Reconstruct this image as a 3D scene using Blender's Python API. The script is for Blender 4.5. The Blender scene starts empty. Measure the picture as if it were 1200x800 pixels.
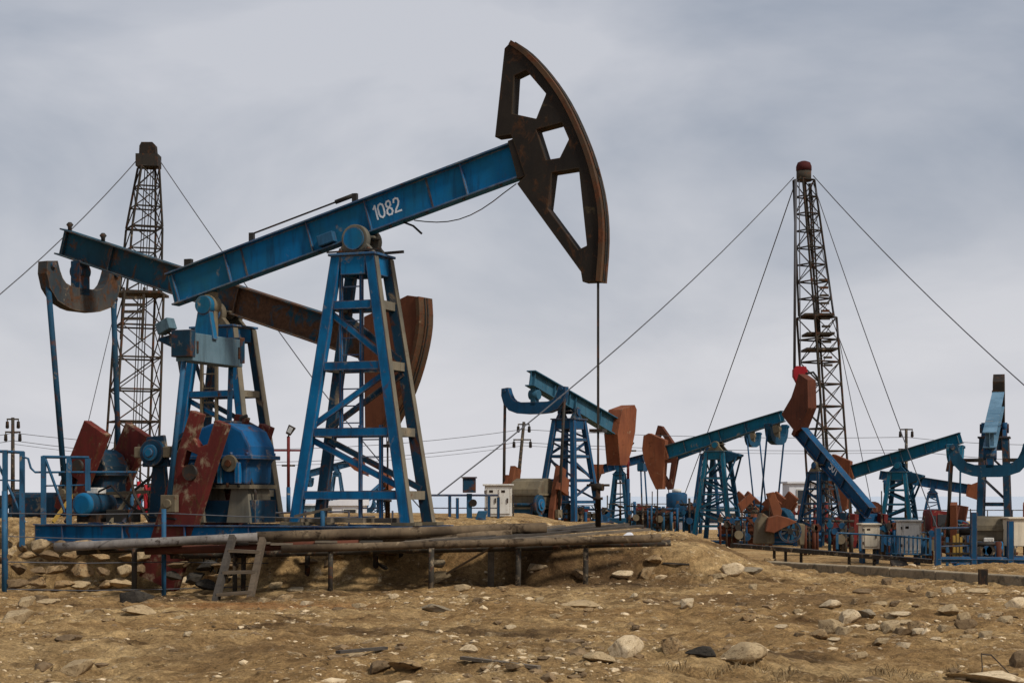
import bpy, bmesh, math, random
import numpy as np
from mathutils import Vector, Matrix, geometry

random.seed(7)
rng = np.random.default_rng(11)
S = bpy.context.scene
COL = S.collection
R = math.radians

# ------------------------------------------------------------------ camera, sky, sun, exposure
FPX, HOR, EYE = 2100.0, 580.0, 1.7          # focal length and horizon in the pixels of a 1200 x 800 frame, eye height (m)
cam_d = bpy.data.cameras.new('camera')
cam_d.sensor_width = 36.0
cam_d.lens = 36.0 * FPX / 1200.0
cam_d.shift_y = (HOR - 400.0) / 1200.0
cam_d.clip_start = 0.1
cam_d.clip_end = 20000.0
cam = bpy.data.objects.new('camera', cam_d)
COL.objects.link(cam)
cam.location = (0, 0, EYE)
cam.rotation_euler = (R(90), 0, 0)
S.camera = cam

SUN_EL, SUN_AZ = 46.0, 128.0                # azimuth clockwise from +Y (the view direction)
W = bpy.data.worlds.new('World')
S.world = W
W.use_nodes = True
nt = W.node_tree
for n in list(nt.nodes):
    nt.nodes.remove(n)
def wn(t, **k):
    n = nt.nodes.new(t)
    for a, b in k.items():
        setattr(n, a, b)
    return n
wout = wn('ShaderNodeOutputWorld')
wbg = wn('ShaderNodeBackground')
wbg.inputs['Strength'].default_value = 1.0
sky = wn('ShaderNodeTexSky', sky_type='NISHITA', sun_disc=False)
sky.sun_elevation = R(SUN_EL)
sky.sun_rotation = R(SUN_AZ)
sky.air_density = 1.4
sky.dust_density = 3.0
tc = wn('ShaderNodeTexCoord')
sep = wn('ShaderNodeSeparateXYZ')
nt.links.new(tc.outputs['Generated'], sep.inputs[0])
def wmath(op, a, b=None, clamp=False):
    n = wn('ShaderNodeMath', operation=op, use_clamp=clamp)
    for i, v in enumerate((a, b)):
        if v is None:
            continue
        if isinstance(v, (int, float)):
            n.inputs[i].default_value = v
        else:
            nt.links.new(v, n.inputs[i])
    return n.outputs[0]
# a cloud deck seen in perspective: project the direction on a flat layer overhead
den = wmath('ADD', wmath('MAXIMUM', sep.outputs['Z'], 0.0), 0.34)
cx = wmath('DIVIDE', sep.outputs['X'], den)
cy = wmath('DIVIDE', sep.outputs['Y'], den)
comb = wn('ShaderNodeCombineXYZ')
nt.links.new(cx, comb.inputs[0])
nt.links.new(cy, comb.inputs[1])
comb.inputs[2].default_value = 3.4
n1 = wn('ShaderNodeTexNoise')
n1.inputs['Scale'].default_value = 1.9
n1.inputs['Detail'].default_value = 6.0
n1.inputs['Roughness'].default_value = 0.52
n1.inputs['Distortion'].default_value = 0.35
nt.links.new(comb.outputs[0], n1.inputs['Vector'])
ramp = wn('ShaderNodeValToRGB')
ramp.color_ramp.elements[0].position = 0.385
ramp.color_ramp.elements[0].color = (0.345, 0.385, 0.465, 1)
ramp.color_ramp.elements[1].position = 0.62
ramp.color_ramp.elements[1].color = (0.60, 0.612, 0.665, 1)
nt.links.new(n1.outputs[0], ramp.inputs[0])
# the deck thins towards the horizon, where it turns pale
hz = wmath('SUBTRACT', 1.0, wmath('MULTIPLY', wmath('MAXIMUM', sep.outputs['Z'], 0.0), 5.2), clamp=True)
hz = wmath('POWER', hz, 1.25)
mixh = wn('ShaderNodeMixRGB')
nt.links.new(wmath('MULTIPLY', hz, 0.92), mixh.inputs[0])
nt.links.new(ramp.outputs[0], mixh.inputs[1])
mixh.inputs[2].default_value = (0.79, 0.785, 0.825, 1)
skys = wn('ShaderNodeMixRGB', blend_type='MULTIPLY')
skys.inputs[0].default_value = 1.0
nt.links.new(sky.outputs[0], skys.inputs[1])
skys.inputs[2].default_value = (0.09, 0.09, 0.09, 1)
mixs = wn('ShaderNodeMixRGB')
mixs.inputs[0].default_value = 0.90
nt.links.new(skys.outputs[0], mixs.inputs[1])
nt.links.new(mixh.outputs[0], mixs.inputs[2])
nt.links.new(mixs.outputs[0], wbg.inputs['Color'])
nt.links.new(wbg.outputs[0], wout.inputs[0])

sun_d = bpy.data.lights.new('sun', 'SUN')
sun_d.energy = 3.6
sun_d.angle = R(9)
sun_d.color = (1.0, 0.95, 0.87)
sun = bpy.data.objects.new('sun', sun_d)
COL.objects.link(sun)
az = R(SUN_AZ)
sd = Vector((math.sin(az) * math.cos(R(SUN_EL)), math.cos(az) * math.cos(R(SUN_EL)), math.sin(R(SUN_EL))))
sun.rotation_euler = sd.to_track_quat('Z', 'Y').to_euler()

S.view_settings.view_transform = 'Standard'
S.view_settings.look = 'None'
S.view_settings.exposure = 0.0
S.view_settings.gamma = 1.0
S.view_settings.use_curve_mapping = False

def at(px, py, Y):
    """the point at distance Y seen at a place in the photograph"""
    return Vector(((px - 600) * Y / FPX, Y, EYE + (HOR - py) * Y / FPX))

# ------------------------------------------------------------------ materials
MATS = {}
def newmat(name):
    m = bpy.data.materials.new(name)
    m.use_nodes = True
    t = m.node_tree
    b = t.nodes['Principled BSDF']
    MATS[name] = m
    return m, t, b
def L(t, a, b):
    t.links.new(a, b)
def noise(t, vec, scale, detail=5.0, rough=0.6, dist=0.0):
    n = t.nodes.new('ShaderNodeTexNoise')
    n.inputs['Scale'].default_value = scale
    n.inputs['Detail'].default_value = detail
    n.inputs['Roughness'].default_value = rough
    n.inputs['Distortion'].default_value = dist
    if vec is not None:
        L(t, vec, n.inputs['Vector'])
    return n.outputs[0]
def rampn(t, fac, p0, p1, c0=(0, 0, 0, 1), c1=(1, 1, 1, 1)):
    r = t.nodes.new('ShaderNodeValToRGB')
    r.color_ramp.elements[0].position = max(0.0, min(1.0, p0))
    r.color_ramp.elements[1].position = max(0.001, min(1.0, p1))
    r.color_ramp.elements[0].color = c0
    r.color_ramp.elements[1].color = c1
    L(t, fac, r.inputs[0])
    return r.outputs[0]
def mixc(t, fac, a, b, mode='MIX'):
    m = t.nodes.new('ShaderNodeMixRGB')
    m.blend_type = mode
    for i, v in enumerate((fac, a, b)):
        if isinstance(v, (int, float)):
            m.inputs[i].default_value = v
        elif isinstance(v, tuple):
            m.inputs[i].default_value = v
        else:
            L(t, v, m.inputs[i])
    return m.outputs[0]
def mapping(t, scale=(1, 1, 1), rnd=True):
    c = t.nodes.new('ShaderNodeTexCoord')
    v = c.outputs['Object']
    if rnd:
        oi = t.nodes.new('ShaderNodeObjectInfo')
        ad = t.nodes.new('ShaderNodeVectorMath')
        ad.operation = 'ADD'
        mu = t.nodes.new('ShaderNodeMath')
        mu.operation = 'MULTIPLY'
        mu.inputs[1].default_value = 37.0
        L(t, oi.outputs['Random'], mu.inputs[0])
        L(t, v, ad.inputs[0])
        L(t, mu.outputs[0], ad.inputs[1])
        v = ad.outputs[0]
    mp = t.nodes.new('ShaderNodeMapping')
    mp.inputs['Scale'].default_value = scale
    L(t, v, mp.inputs['Vector'])
    return mp.outputs[0]
def bump(t, b, h, strength, dist=0.02):
    n = t.nodes.new('ShaderNodeBump')
    n.inputs['Strength'].default_value = strength
    n.inputs['Distance'].default_value = dist
    L(t, h, n.inputs['Height'])
    L(t, n.outputs[0], b.inputs['Normal'])
def c4(c):
    return (c[0], c[1], c[2], 1.0)

RUST = (0.115, 0.042, 0.018)
DIRT = (0.27, 0.205, 0.13)
def paint(name, col, col2=None, rust=0.15, dirt=0.15, rough=0.5, sc=1.0, rustcol=RUST, dirtcol=DIRT, grime=0.62, xg=None, edge=0.0):
    """old enamel: two tones of paint, dried runs of dirt, rust breaking through, oily grime"""
    m, t, b = newmat(name)
    v = mapping(t)
    col2 = col2 or tuple(x * 0.62 for x in col)
    if name not in ('cabinet_white', 'cream_panel', 'white_wall', 'number_white'):
        col, col2 = tuple(x * 0.84 for x in col), tuple(x * 0.80 for x in col2)
    base = mixc(t, rampn(t, noise(t, v, 0.9 * sc, 6), 0.38, 0.66), c4(col), c4(col2))
    spk = noise(t, v, 26 * sc, 3, 0.7)
    base = mixc(t, mixc(t, 0.30, c4((1, 1, 1)), spk, 'MIX'), c4((0, 0, 0)), base, 'MIX') if False else base
    vs = mapping(t, (5.0 * sc, 5.0 * sc, 0.55 * sc))
    streak = rampn(t, noise(t, vs, 1.5, 5, 0.65), 0.50, 0.72)
    base = mixc(t, mixc(t, 1.0, streak, c4((grime,) * 3), 'MULTIPLY'), base, c4(tuple(x * 0.35 + 0.006 for x in col)))
    dn = noise(t, v, 2.3 * sc, 8, 0.68, 0.4)
    base = mixc(t, rampn(t, dn, 0.70 - dirt * 0.5, 0.80 - dirt * 0.45), base, c4(dirtcol))
    rn = noise(t, mapping(t, (1.0, 1.0, 0.8)), 3.1 * sc, 10, 0.7, 0.6)
    if xg:                      # rust creeps in along the beam towards its head end
        so = t.nodes.new('ShaderNodeSeparateXYZ')
        tcx = t.nodes.new('ShaderNodeTexCoord')
        L(t, tcx.outputs['Object'], so.inputs[0])
        mr = t.nodes.new('ShaderNodeMapRange')
        mr.inputs[1].default_value, mr.inputs[2].default_value = xg[0], xg[1]
        mr.inputs[3].default_value, mr.inputs[4].default_value = 0.0, xg[2]
        L(t, so.outputs[0], mr.inputs[0])
        ma = t.nodes.new('ShaderNodeMath')
        L(t, rn, ma.inputs[0])
        L(t, mr.outputs[0], ma.inputs[1])
        rn = ma.outputs[0]
    rmask = rampn(t, rn, 0.70 - rust * 0.5, 0.80 - rust * 0.5)
    rcol = mixc(t, rampn(t, noise(t, v, 14 * sc, 4), 0.3, 0.7), c4(rustcol), c4(tuple(x * 0.45 for x in rustcol)))
    base = mixc(t, rmask, base, rcol)
    if edge:                    # paint knocked off along the arrises
        bn = t.nodes.new('ShaderNodeBevel')
        bn.samples = 4
        bn.inputs['Radius'].default_value = 0.05
        ge = t.nodes.new('ShaderNodeNewGeometry')
        dt = t.nodes.new('ShaderNodeVectorMath')
        dt.operation = 'DOT_PRODUCT'
        L(t, bn.outputs[0], dt.inputs[0])
        L(t, ge.outputs['Normal'], dt.inputs[1])
        em_ = rampn(t, dt.outputs['Value'], 0.80, 0.985, (1, 1, 1, 1), (0, 0, 0, 1))
        en = rampn(t, noise(t, v, 7 * sc, 8, 0.75), 0.56 - edge * 0.2, 0.68 - edge * 0.2)
        base = mixc(t, mixc(t, 1.0, em_, en, 'MULTIPLY'), base, mixc(t, rampn(t, dn, 0.45, 0.6), c4(tuple(x * 0.8 for x in rustcol)), c4(tuple(x * 0.75 for x in dirtcol))))
    L(t, base, b.inputs['Base Color'])
    rr = t.nodes.new('ShaderNodeMapRange')
    rr.inputs[3].default_value = rough - 0.1
    rr.inputs[4].default_value = min(1.0, rough + 0.3)
    L(t, mixc(t, 0.5, rn, dn), rr.inputs[0])
    L(t, rr.outputs[0], b.inputs['Roughness'])
    b.inputs['Specular IOR Level'].default_value = 0.13
    bump(t, b, mixc(t, 0.5, rn, spk), 0.25, 0.012)
    return m

paint('blue_paint', (0.002, 0.132, 0.320), (0.012, 0.110, 0.180), 0.17, 0.13, 0.6, 1.1, edge=1.2, grime=0.8)
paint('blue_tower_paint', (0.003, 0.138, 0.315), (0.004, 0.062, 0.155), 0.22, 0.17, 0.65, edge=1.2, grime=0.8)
paint('grimy_blue', (0.005, 0.095, 0.255), (0.010, 0.070, 0.14), 0.24, 0.20, 0.6, 0.9, edge=1.2, grime=0.9)
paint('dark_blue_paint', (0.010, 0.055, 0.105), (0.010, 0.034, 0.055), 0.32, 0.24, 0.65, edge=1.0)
paint('worn_beam_paint', (0.010, 0.066, 0.105), (0.014, 0.045, 0.062), 0.34, 0.14, 0.7, 0.8, rustcol=(0.10, 0.050, 0.027), xg=(-2.5, 0.8, 0.13), edge=1.3)
paint('grey_blue_paint', (0.13, 0.20, 0.24), (0.09, 0.155, 0.19), 0.12, 0.2, 0.6)
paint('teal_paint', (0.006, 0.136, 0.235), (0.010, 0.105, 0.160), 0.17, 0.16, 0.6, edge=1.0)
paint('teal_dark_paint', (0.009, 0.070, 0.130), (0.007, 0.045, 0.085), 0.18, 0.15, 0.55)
paint('slate_teal_paint', (0.045, 0.130, 0.190), (0.02, 0.085, 0.14), 0.12, 0.12, 0.5)
paint('navy_paint', (0.008, 0.072, 0.165), (0.010, 0.048, 0.10), 0.20, 0.16, 0.6, edge=1.0)
paint('pale_blue_paint', (0.14, 0.25, 0.34), (0.07, 0.15, 0.22), 0.18, 0.15, 0.6)
paint('rail_blue_paint', (0.030, 0.110, 0.205), (0.02, 0.075, 0.14), 0.26, 0.18, 0.55, 2.0)
paint('red_paint', (0.175, 0.022, 0.022), (0.105, 0.020, 0.016), 0.15, 0.22, 0.65, rustcol=(0.10, 0.035, 0.02))
paint('crank_red', (0.150, 0.026, 0.021), (0.095, 0.020, 0.017), 0.30, 0.30, 0.8, 1.2, edge=1.4, rustcol=(0.11, 0.045, 0.02))
paint('bright_red_paint', (0.36, 0.016, 0.022), (0.24, 0.012, 0.018), 0.1, 0.05, 0.5)
paint('orange_rust', (0.235, 0.080, 0.036), (0.165, 0.052, 0.026), 0.26, 0.16, 0.8, edge=1.0, rustcol=(0.14, 0.045, 0.02))
paint('dark_rust', (0.125, 0.042, 0.024), (0.085, 0.03, 0.018), 0.25, 0.10, 0.8)
paint('crown_red', (0.075, 0.016, 0.014), (0.04, 0.012, 0.011), 0.2, 0.05, 0.8)
paint('brown_rust', (0.20, 0.070, 0.032), (0.15, 0.050, 0.026), 0.25, 0.10, 0.8)
paint('rust_plate', (0.17, 0.060, 0.029), (0.115, 0.040, 0.021), 0.2, 0.06, 0.8)
paint('black_steel', (0.028, 0.022, 0.017), (0.016, 0.013, 0.011), 0.34, 0.16, 0.7, rustcol=(0.075, 0.036, 0.018), dirtcol=(0.085, 0.065, 0.033), edge=1.3)
paint('rim_steel', (0.10, 0.055, 0.028), (0.05, 0.032, 0.02), 0.4, 0.12, 0.6)
paint('tan_grime', (0.20, 0.16, 0.10), (0.12, 0.10, 0.07), 0.2, 0.2, 0.8)
paint('rusty_tan', (0.075, 0.062, 0.050), (0.025, 0.045, 0.060), 0.40, 0.2, 0.8, rustcol=(0.095, 0.045, 0.022), edge=1.3)
paint('tan_edge', (0.20, 0.168, 0.118), (0.12, 0.115, 0.095), 0.22, 0.2, 0.8)
paint('oily_steel', (0.045, 0.040, 0.034), (0.025, 0.022, 0.018), 0.35, 0.15, 0.45)
paint('derrick_steel', (0.028, 0.025, 0.022), (0.040, 0.032, 0.023), 0.3, 0.15, 0.75)
paint('derrick_worn', (0.060, 0.050, 0.037), (0.032, 0.026, 0.02), 0.35, 0.15, 0.8)
paint('old_pipe', (0.18, 0.128, 0.078), (0.075, 0.052, 0.032), 0.34, 0.22, 0.75, 1.6, rustcol=(0.045, 0.03, 0.018))
paint('pale_pipe', (0.25, 0.225, 0.205), (0.13, 0.115, 0.10), 0.30, 0.20, 0.5, 2.0, rustcol=(0.05, 0.035, 0.025))
paint('post_steel', (0.055, 0.047, 0.036), (0.03, 0.025, 0.02), 0.3, 0.3, 0.7, 2.5)
paint('cabinet_white', (0.60, 0.58, 0.53), (0.48, 0.46, 0.41), 0.12, 0.20, 0.6, 1.5, grime=0.35, edge=1.0)
paint('cream_panel', (0.62, 0.54, 0.41), (0.50, 0.43, 0.32), 0.12, 0.18, 0.6, 1.5, grime=0.35, edge=1.0)
paint('white_wall', (0.66, 0.66, 0.68), (0.58, 0.58, 0.60), 0.03, 0.06, 0.6, 0.8, grime=0.15)
paint('wire_steel', (0.10, 0.10, 0.11), (0.075, 0.075, 0.08), 0.0, 0.0, 0.6)
paint('yellow_paint', (0.45, 0.27, 0.05), (0.30, 0.19, 0.05), 0.15, 0.2, 0.6)
paint('number_white', (0.66, 0.68, 0.70), (0.52, 0.57, 0.62), 0.0, 0.05, 0.7, 6.0, grime=0.3)
paint('rubber', (0.018, 0.018, 0.018), (0.03, 0.027, 0.024), 0.0, 0.2, 0.85, 2.0)

def plain(name, col, rough=0.6, metal=0.0):
    m, t, b = newmat(name)
    v = mapping(t)
    L(t, mixc(t, rampn(t, noise(t, v, 3.0), 0.35, 0.7), c4(col), c4(tuple(x * 0.75 for x in col))), b.inputs['Base Color'])
    b.inputs['Roughness'].default_value = rough
    b.inputs['Metallic'].default_value = metal
    return m
plain('dark_glass', (0.02, 0.025, 0.03), 0.12)
plain('lamp_glass', (0.35, 0.36, 0.36), 0.2)
plain('sea_far', (0.50, 0.56, 0.64), 0.5)

def wood(name, c0, c1):
    m, t, b = newmat(name)
    v = mapping(t, (0.6, 9.0, 9.0))
    n = noise(t, v, 2.2, 8, 0.65, 0.5)
    n2 = noise(t, mapping(t), 3.0, 5)
    L(t, mixc(t, rampn(t, n2, 0.4, 0.7), mixc(t, rampn(t, n, 0.32, 0.68), c4(c0), c4(c1)), c4(tuple(x * 0.4 for x in c0))), b.inputs['Base Color'])
    b.inputs['Roughness'].default_value = 0.9
    bump(t, b, n, 0.6, 0.02)
wood('weathered_wood', (0.20, 0.155, 0.105), (0.09, 0.068, 0.046))
wood('brown_wood', (0.135, 0.095, 0.058), (0.055, 0.04, 0.026))
wood('dark_wood', (0.075, 0.060, 0.045), (0.035, 0.027, 0.02))

def stone(name, c0, c1, c2, sc=1.0):
    m, t, b = newmat(name)
    v = mapping(t)
    n = noise(t, v, 2.2 * sc, 9, 0.68, 0.3)
    f = noise(t, v, 18 * sc, 6, 0.7)
    k = mixc(t, rampn(t, n, 0.35, 0.65), c4(c0), c4(c1))
    k = mixc(t, rampn(t, noise(t, v, 5.0 * sc, 6, 0.6, 0.8), 0.52, 0.66), k, c4(c2))
    k = mixc(t, 0.5, k, mixc(t, 1.0, k, rampn(t, f, 0.25, 0.7, (0.35, 0.35, 0.35, 1), (1.25, 1.2, 1.15, 1)), 'MULTIPLY'))
    L(t, k, b.inputs['Base Color'])
    b.inputs['Roughness'].default_value = 0.95
    b.inputs['Specular IOR Level'].default_value = 0.15
    bump(t, b, mixc(t, 0.45, n, f), 0.9, 0.05)
stone('sand_stone', (0.50, 0.38, 0.225), (0.38, 0.275, 0.152), (0.21, 0.146, 0.078))
stone('pale_stone', (0.68, 0.545, 0.36), (0.54, 0.415, 0.255), (0.33, 0.235, 0.135))
stone('grey_stone', (0.34, 0.285, 0.205), (0.25, 0.20, 0.13), (0.15, 0.115, 0.07))
stone('brown_stone', (0.26, 0.18, 0.10), (0.15, 0.10, 0.055), (0.10, 0.068, 0.038))
stone('ochre_rock', (0.40, 0.29, 0.16), (0.30, 0.185, 0.085), (0.075, 0.05, 0.03), 0.8)
stone('concrete', (0.33, 0.265, 0.175), (0.23, 0.18, 0.115), (0.13, 0.11, 0.08))
stone('tarred_stone', (0.04, 0.036, 0.03), (0.06, 0.05, 0.038), (0.02, 0.018, 0.015))

# earth: dry clay with bleached patches, oil-dark stains, chips and crumbs
m, t, b = newmat('dry_earth')
cc = t.nodes.new('ShaderNodeTexCoord')
v = cc.outputs['Object']
big = noise(t, v, 0.16, 6, 0.6, 0.6)
mid = noise(t, v, 1.1, 9, 0.68, 0.5)
fine = noise(t, v, 7.0, 9, 0.74)
grit = noise(t, v, 34.0, 5, 0.75)
k = mixc(t, rampn(t, mid, 0.36, 0.64), c4((0.44, 0.292, 0.135)), c4((0.235, 0.143, 0.062)))
k = mixc(t, rampn(t, big, 0.44, 0.60), k, mixc(t, rampn(t, mid, 0.42, 0.6), c4((0.54, 0.385, 0.195)), c4((0.33, 0.218, 0.102))))
k = mixc(t, rampn(t, noise(t, v, 0.42, 9, 0.72, 1.2), 0.53, 0.66), k, c4((0.115, 0.068, 0.031)))
k = mixc(t, rampn(t, noise(t, v, 0.8, 7, 0.7, 0.8), 0.64, 0.74), k, c4((0.24, 0.12, 0.05)))
k = mixc(t, rampn(t, noise(t, v, 3.3, 8, 0.78, 0.4), 0.575, 0.64), k, c4((0.68, 0.54, 0.35)))
k = mixc(t, rampn(t, noise(t, v, 5.1, 8, 0.78, 0.6), 0.58, 0.66), k, c4((0.075, 0.046, 0.024)))
# old spills: each a blot with a ragged rim, soaked into the ground
def blot(k, x, y, r, sx, col, amount):
    sb_ = t.nodes.new('ShaderNodeVectorMath')
    sb_.operation = 'SUBTRACT'
    L(t, v, sb_.inputs[0])
    sb_.inputs[1].default_value = (x, y, 0)
    mu_ = t.nodes.new('ShaderNodeVectorMath')
    mu_.operation = 'MULTIPLY'
    L(t, sb_.outputs[0], mu_.inputs[0])
    mu_.inputs[1].default_value = (1 / (r * sx), 1 / r, 0)
    ln_ = t.nodes.new('ShaderNodeVectorMath')
    ln_.operation = 'LENGTH'
    L(t, mu_.outputs[0], ln_.inputs[0])
    ad_ = t.nodes.new('ShaderNodeMath')
    L(t, ln_.outputs['Value'], ad_.inputs[0])
    wv_ = t.nodes.new('ShaderNodeMath')
    wv_.operation = 'MULTIPLY'
    L(t, noise(t, v, 1.6, 8, 0.7), wv_.inputs[0])
    wv_.inputs[1].default_value = 1.5
    L(t, wv_.outputs[0], ad_.inputs[1])
    mk = t.nodes.new('ShaderNodeMapRange')
    mk.inputs[1].default_value, mk.inputs[2].default_value = 1.15, 1.75
    mk.inputs[3].default_value, mk.inputs[4].default_value = amount, 0.0
    L(t, ad_.outputs[0], mk.inputs[0])
    return mixc(t, mk.outputs[0], k, c4(col))
for args in ((-5.4, 31.0, 2.2, 1.3, (0.075, 0.045, 0.024), 0.85), (-3.9, 27.5, 1.6, 1.3, (0.30, 0.145, 0.055), 0.75), (1.2, 33.0, 2.4, 1.2, (0.085, 0.052, 0.028), 0.8),
             (-0.6, 22.5, 1.1, 1.6, (0.10, 0.064, 0.034), 0.7), (4.4, 28.0, 2.0, 1.5, (0.16, 0.098, 0.048), 0.7), (2.6, 18.6, 0.8, 1.5, (0.08, 0.05, 0.028), 0.8), (-3.0, 19.5, 1.1, 1.3, (0.17, 0.105, 0.05), 0.6), (4.6, 39.5, 1.9, 1.2, (0.15, 0.09, 0.042), 0.8)):
    k = blot(k, *args)
k = mixc(t, 0.85, k, mixc(t, 1.0, k, rampn(t, fine, 0.30, 0.68, (0.28, 0.25, 0.22, 1), (1.5, 1.46, 1.4, 1)), 'MULTIPLY'))
k = mixc(t, 0.75, k, mixc(t, 1.0, k, rampn(t, grit, 0.28, 0.70, (0.42, 0.40, 0.37, 1), (1.5, 1.46, 1.4, 1)), 'MULTIPLY'))
L(t, k, b.inputs['Base Color'])
b.inputs['Roughness'].default_value = 0.97
b.inputs['Specular IOR Level'].default_value = 0.1
bump(t, b, mixc(t, 0.45, fine, grit), 1.0, 0.13)
plain('dry_grass', (0.22, 0.15, 0.07), 0.9)
plain('twig', (0.045, 0.032, 0.022), 0.9)

# ------------------------------------------------------------------ mesh helpers
class MB:
    def __init__(s, M=None):
        s.v, s.f, s.sm = [], [], []
        s.M = M
    def add(s, vs, fs, smooth=False):
        o = len(s.v)
        for p in vs:
            p = Vector(p)
            s.v.append(tuple(s.M @ p) if s.M is not None else tuple(p))
        for f in fs:
            s.f.append(tuple(o + i for i in f))
            s.sm.append(smooth)
        return s
    def hexa(s, p):      # 8 points: bottom ring of 4, top ring of 4
        return s.add(p, [(0, 3, 2, 1), (4, 5, 6, 7), (0, 1, 5, 4), (1, 2, 6, 5), (2, 3, 7, 6), (3, 0, 4, 7)])
    def box(s, x0, x1, y0, y1, z0, z1):
        return s.hexa([(x0, y0, z0), (x1, y0, z0), (x1, y1, z0), (x0, y1, z0), (x0, y0, z1), (x1, y0, z1), (x1, y1, z1), (x0, y1, z1)])
    def leg(s, c0, c1, wx, wy, wx1=None, wy1=None):
        wx1 = wx if wx1 is None else wx1
        wy1 = wy if wy1 is None else wy1
        p = []
        for c, a, b in ((c0, wx, wy), (c1, wx1, wy1)):
            for sx, sy in ((-1, -1), (1, -1), (1, 1), (-1, 1)):
                p.append((c[0] + sx * a / 2, c[1] + sy * b / 2, c[2]))
        return s.hexa(p)
    def bar(s, p, q, w, d, up=(0, 0, 1)):
        p, q = Vector(p), Vector(q)
        ax = (q - p).normalized()
        up = Vector(up)
        if abs(ax.dot(up)) > 0.98:
            up = Vector((0, 1, 0)) if abs(ax.y) < 0.9 else Vector((1, 0, 0))
        sd_ = ax.cross(up).normalized()
        u2 = sd_.cross(ax).normalized()
        a, b = sd_ * (w / 2), u2 * (d / 2)
        return s.hexa([p - a - b, p + a - b, p + a + b, p - a + b, q - a - b, q + a - b, q + a + b, q - a + b])
    def tube(s, pts, r, n=8, caps=True):
        pts = [Vector(p) for p in pts]
        rs = r if isinstance(r, (list, tuple)) else [r] * len(pts)
        vs, fs = [], []
        ref = None
        for i, p in enumerate(pts):
            a = (pts[min(i + 1, len(pts) - 1)] - pts[max(i - 1, 0)]).normalized()
            if ref is None:
                ref = Vector((0, 0, 1)) if abs(a.z) < 0.9 else Vector((1, 0, 0))
            u = a.cross(ref)
            if u.length < 1e-4:
                ref = Vector((0, 1, 0))
                u = a.cross(ref)
            u.normalize()
            w = u.cross(a).normalized()
            for k in range(n):
                t_ = 2 * math.pi * k / n
                vs.append(p + (u * math.cos(t_) + w * math.sin(t_)) * rs[i])
        for i in range(len(pts) - 1):
            for k in range(n):
                k2 = (k + 1) % n
                fs.append((i * n + k, i * n + k2, (i + 1) * n + k2, (i + 1) * n + k))
        s.add(vs, fs, n > 6)
        if caps:
            o = len(s.v) - len(vs)
            s.f.append(tuple(o + k for k in range(n))[::-1]); s.sm.append(False)
            e = o + (len(pts) - 1) * n
            s.f.append(tuple(e + k for k in range(n))); s.sm.append(False)
        return s
    def cyl(s, p, q, r, n=20):
        return s.tube([p, q], r, n)
    def prism(s, poly, lo, hi, axis='y', holes=()):
        """polygon (with holes) in the plane across `axis`, extruded from lo to hi"""
        def P(a, b, c):
            return {'y': (a, c, b), 'x': (c, a, b), 'z': (a, b, c)}[axis]
        loops = [list(poly)] + [list(h) for h in holes]
        flat = [p for l in loops for p in l]
        tri = geometry.tessellate_polygon([[Vector((p[0], p[1], 0)) for p in l] for l in loops])
        n = len(flat)
        vs = [P(p[0], p[1], lo) for p in flat] + [P(p[0], p[1], hi) for p in flat]
        fs = []
        if len(loops) == 1 and n < 9 and False:
            pass
        for a, b_, c in tri:
            fs.append((a, b_, c))
            fs.append((n + c, n + b_, n + a))
        o = 0
        for l in loops:
            m_ = len(l)
            for i in range(m_):
                j = (i + 1) % m_
                fs.append((o + i, o + j, n + o + j, n + o + i))
            o += m_
        return s.add(vs, fs)
    def build(s, name, mat, parent=None, bevel=0.0):
        me = bpy.data.meshes.new(name)
        me.from_pydata(s.v, [], s.f)
        bm = bmesh.new()
        bm.from_mesh(me)
        for i, f in enumerate(bm.faces):
            f.smooth = s.sm[i]
        bmesh.ops.recalc_face_normals(bm, faces=bm.faces)
        bm.to_mesh(me)
        bm.free()
        me.materials.append(MATS[mat])
        o = bpy.data.objects.new(name, me)
        COL.objects.link(o)
        if parent is not None:
            o.parent = parent
        if bevel > 0:
            bv = o.modifiers.new('bevel', 'BEVEL')
            bv.width = bevel
            bv.segments = 2
            bv.limit_method = 'ANGLE'
            bv.angle_limit = R(40)
        return o

def tag(o, label, cat, group=None):
    o['label'] = label
    o['category'] = cat
    if group:
        o['group'] = group
    return o
def thing(name, label, cat, loc=(0, 0, 0), rz=0.0, group=None):
    o = bpy.data.objects.new(name, None)
    COL.objects.link(o)
    o.location = loc
    o.rotation_euler = (0, 0, R(rz))
    o.empty_display_size = 0.3
    return tag(o, label, cat, group)
def lerp(a, b, t_):
    return tuple(a[i] + (b[i] - a[i]) * t_ for i in range(3))

# ------------------------------------------------------------------ terrain
_perm = rng.random((256, 256))
def vnoise(x, y):
    xi, yi = np.floor(x).astype(int), np.floor(y).astype(int)
    fx, fy = x - xi, y - yi
    fx, fy = fx * fx * (3 - 2 * fx), fy * fy * (3 - 2 * fy)
    g = lambda a, b_: _perm[a & 255, b_ & 255]
    return (g(xi, yi) * (1 - fx) + g(xi + 1, yi) * fx) * (1 - fy) + (g(xi, yi + 1) * (1 - fx) + g(xi + 1, yi + 1) * fx) * fy
def fbm(x, y, o):
    s_, a, n = 0, 1.0, 0
    for i in range(o):
        s_ = s_ + a * (vnoise(x * 2 ** i + 17 * i, y * 2 ** i + 31 * i) - 0.5)
        n += a
        a *= 0.55
    return s_ / n
def sst(a, b_, x):
    t_ = np.clip((x - a) / (b_ - a), 0, 1)
    return t_ * t_ * (3 - 2 * t_)
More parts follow.
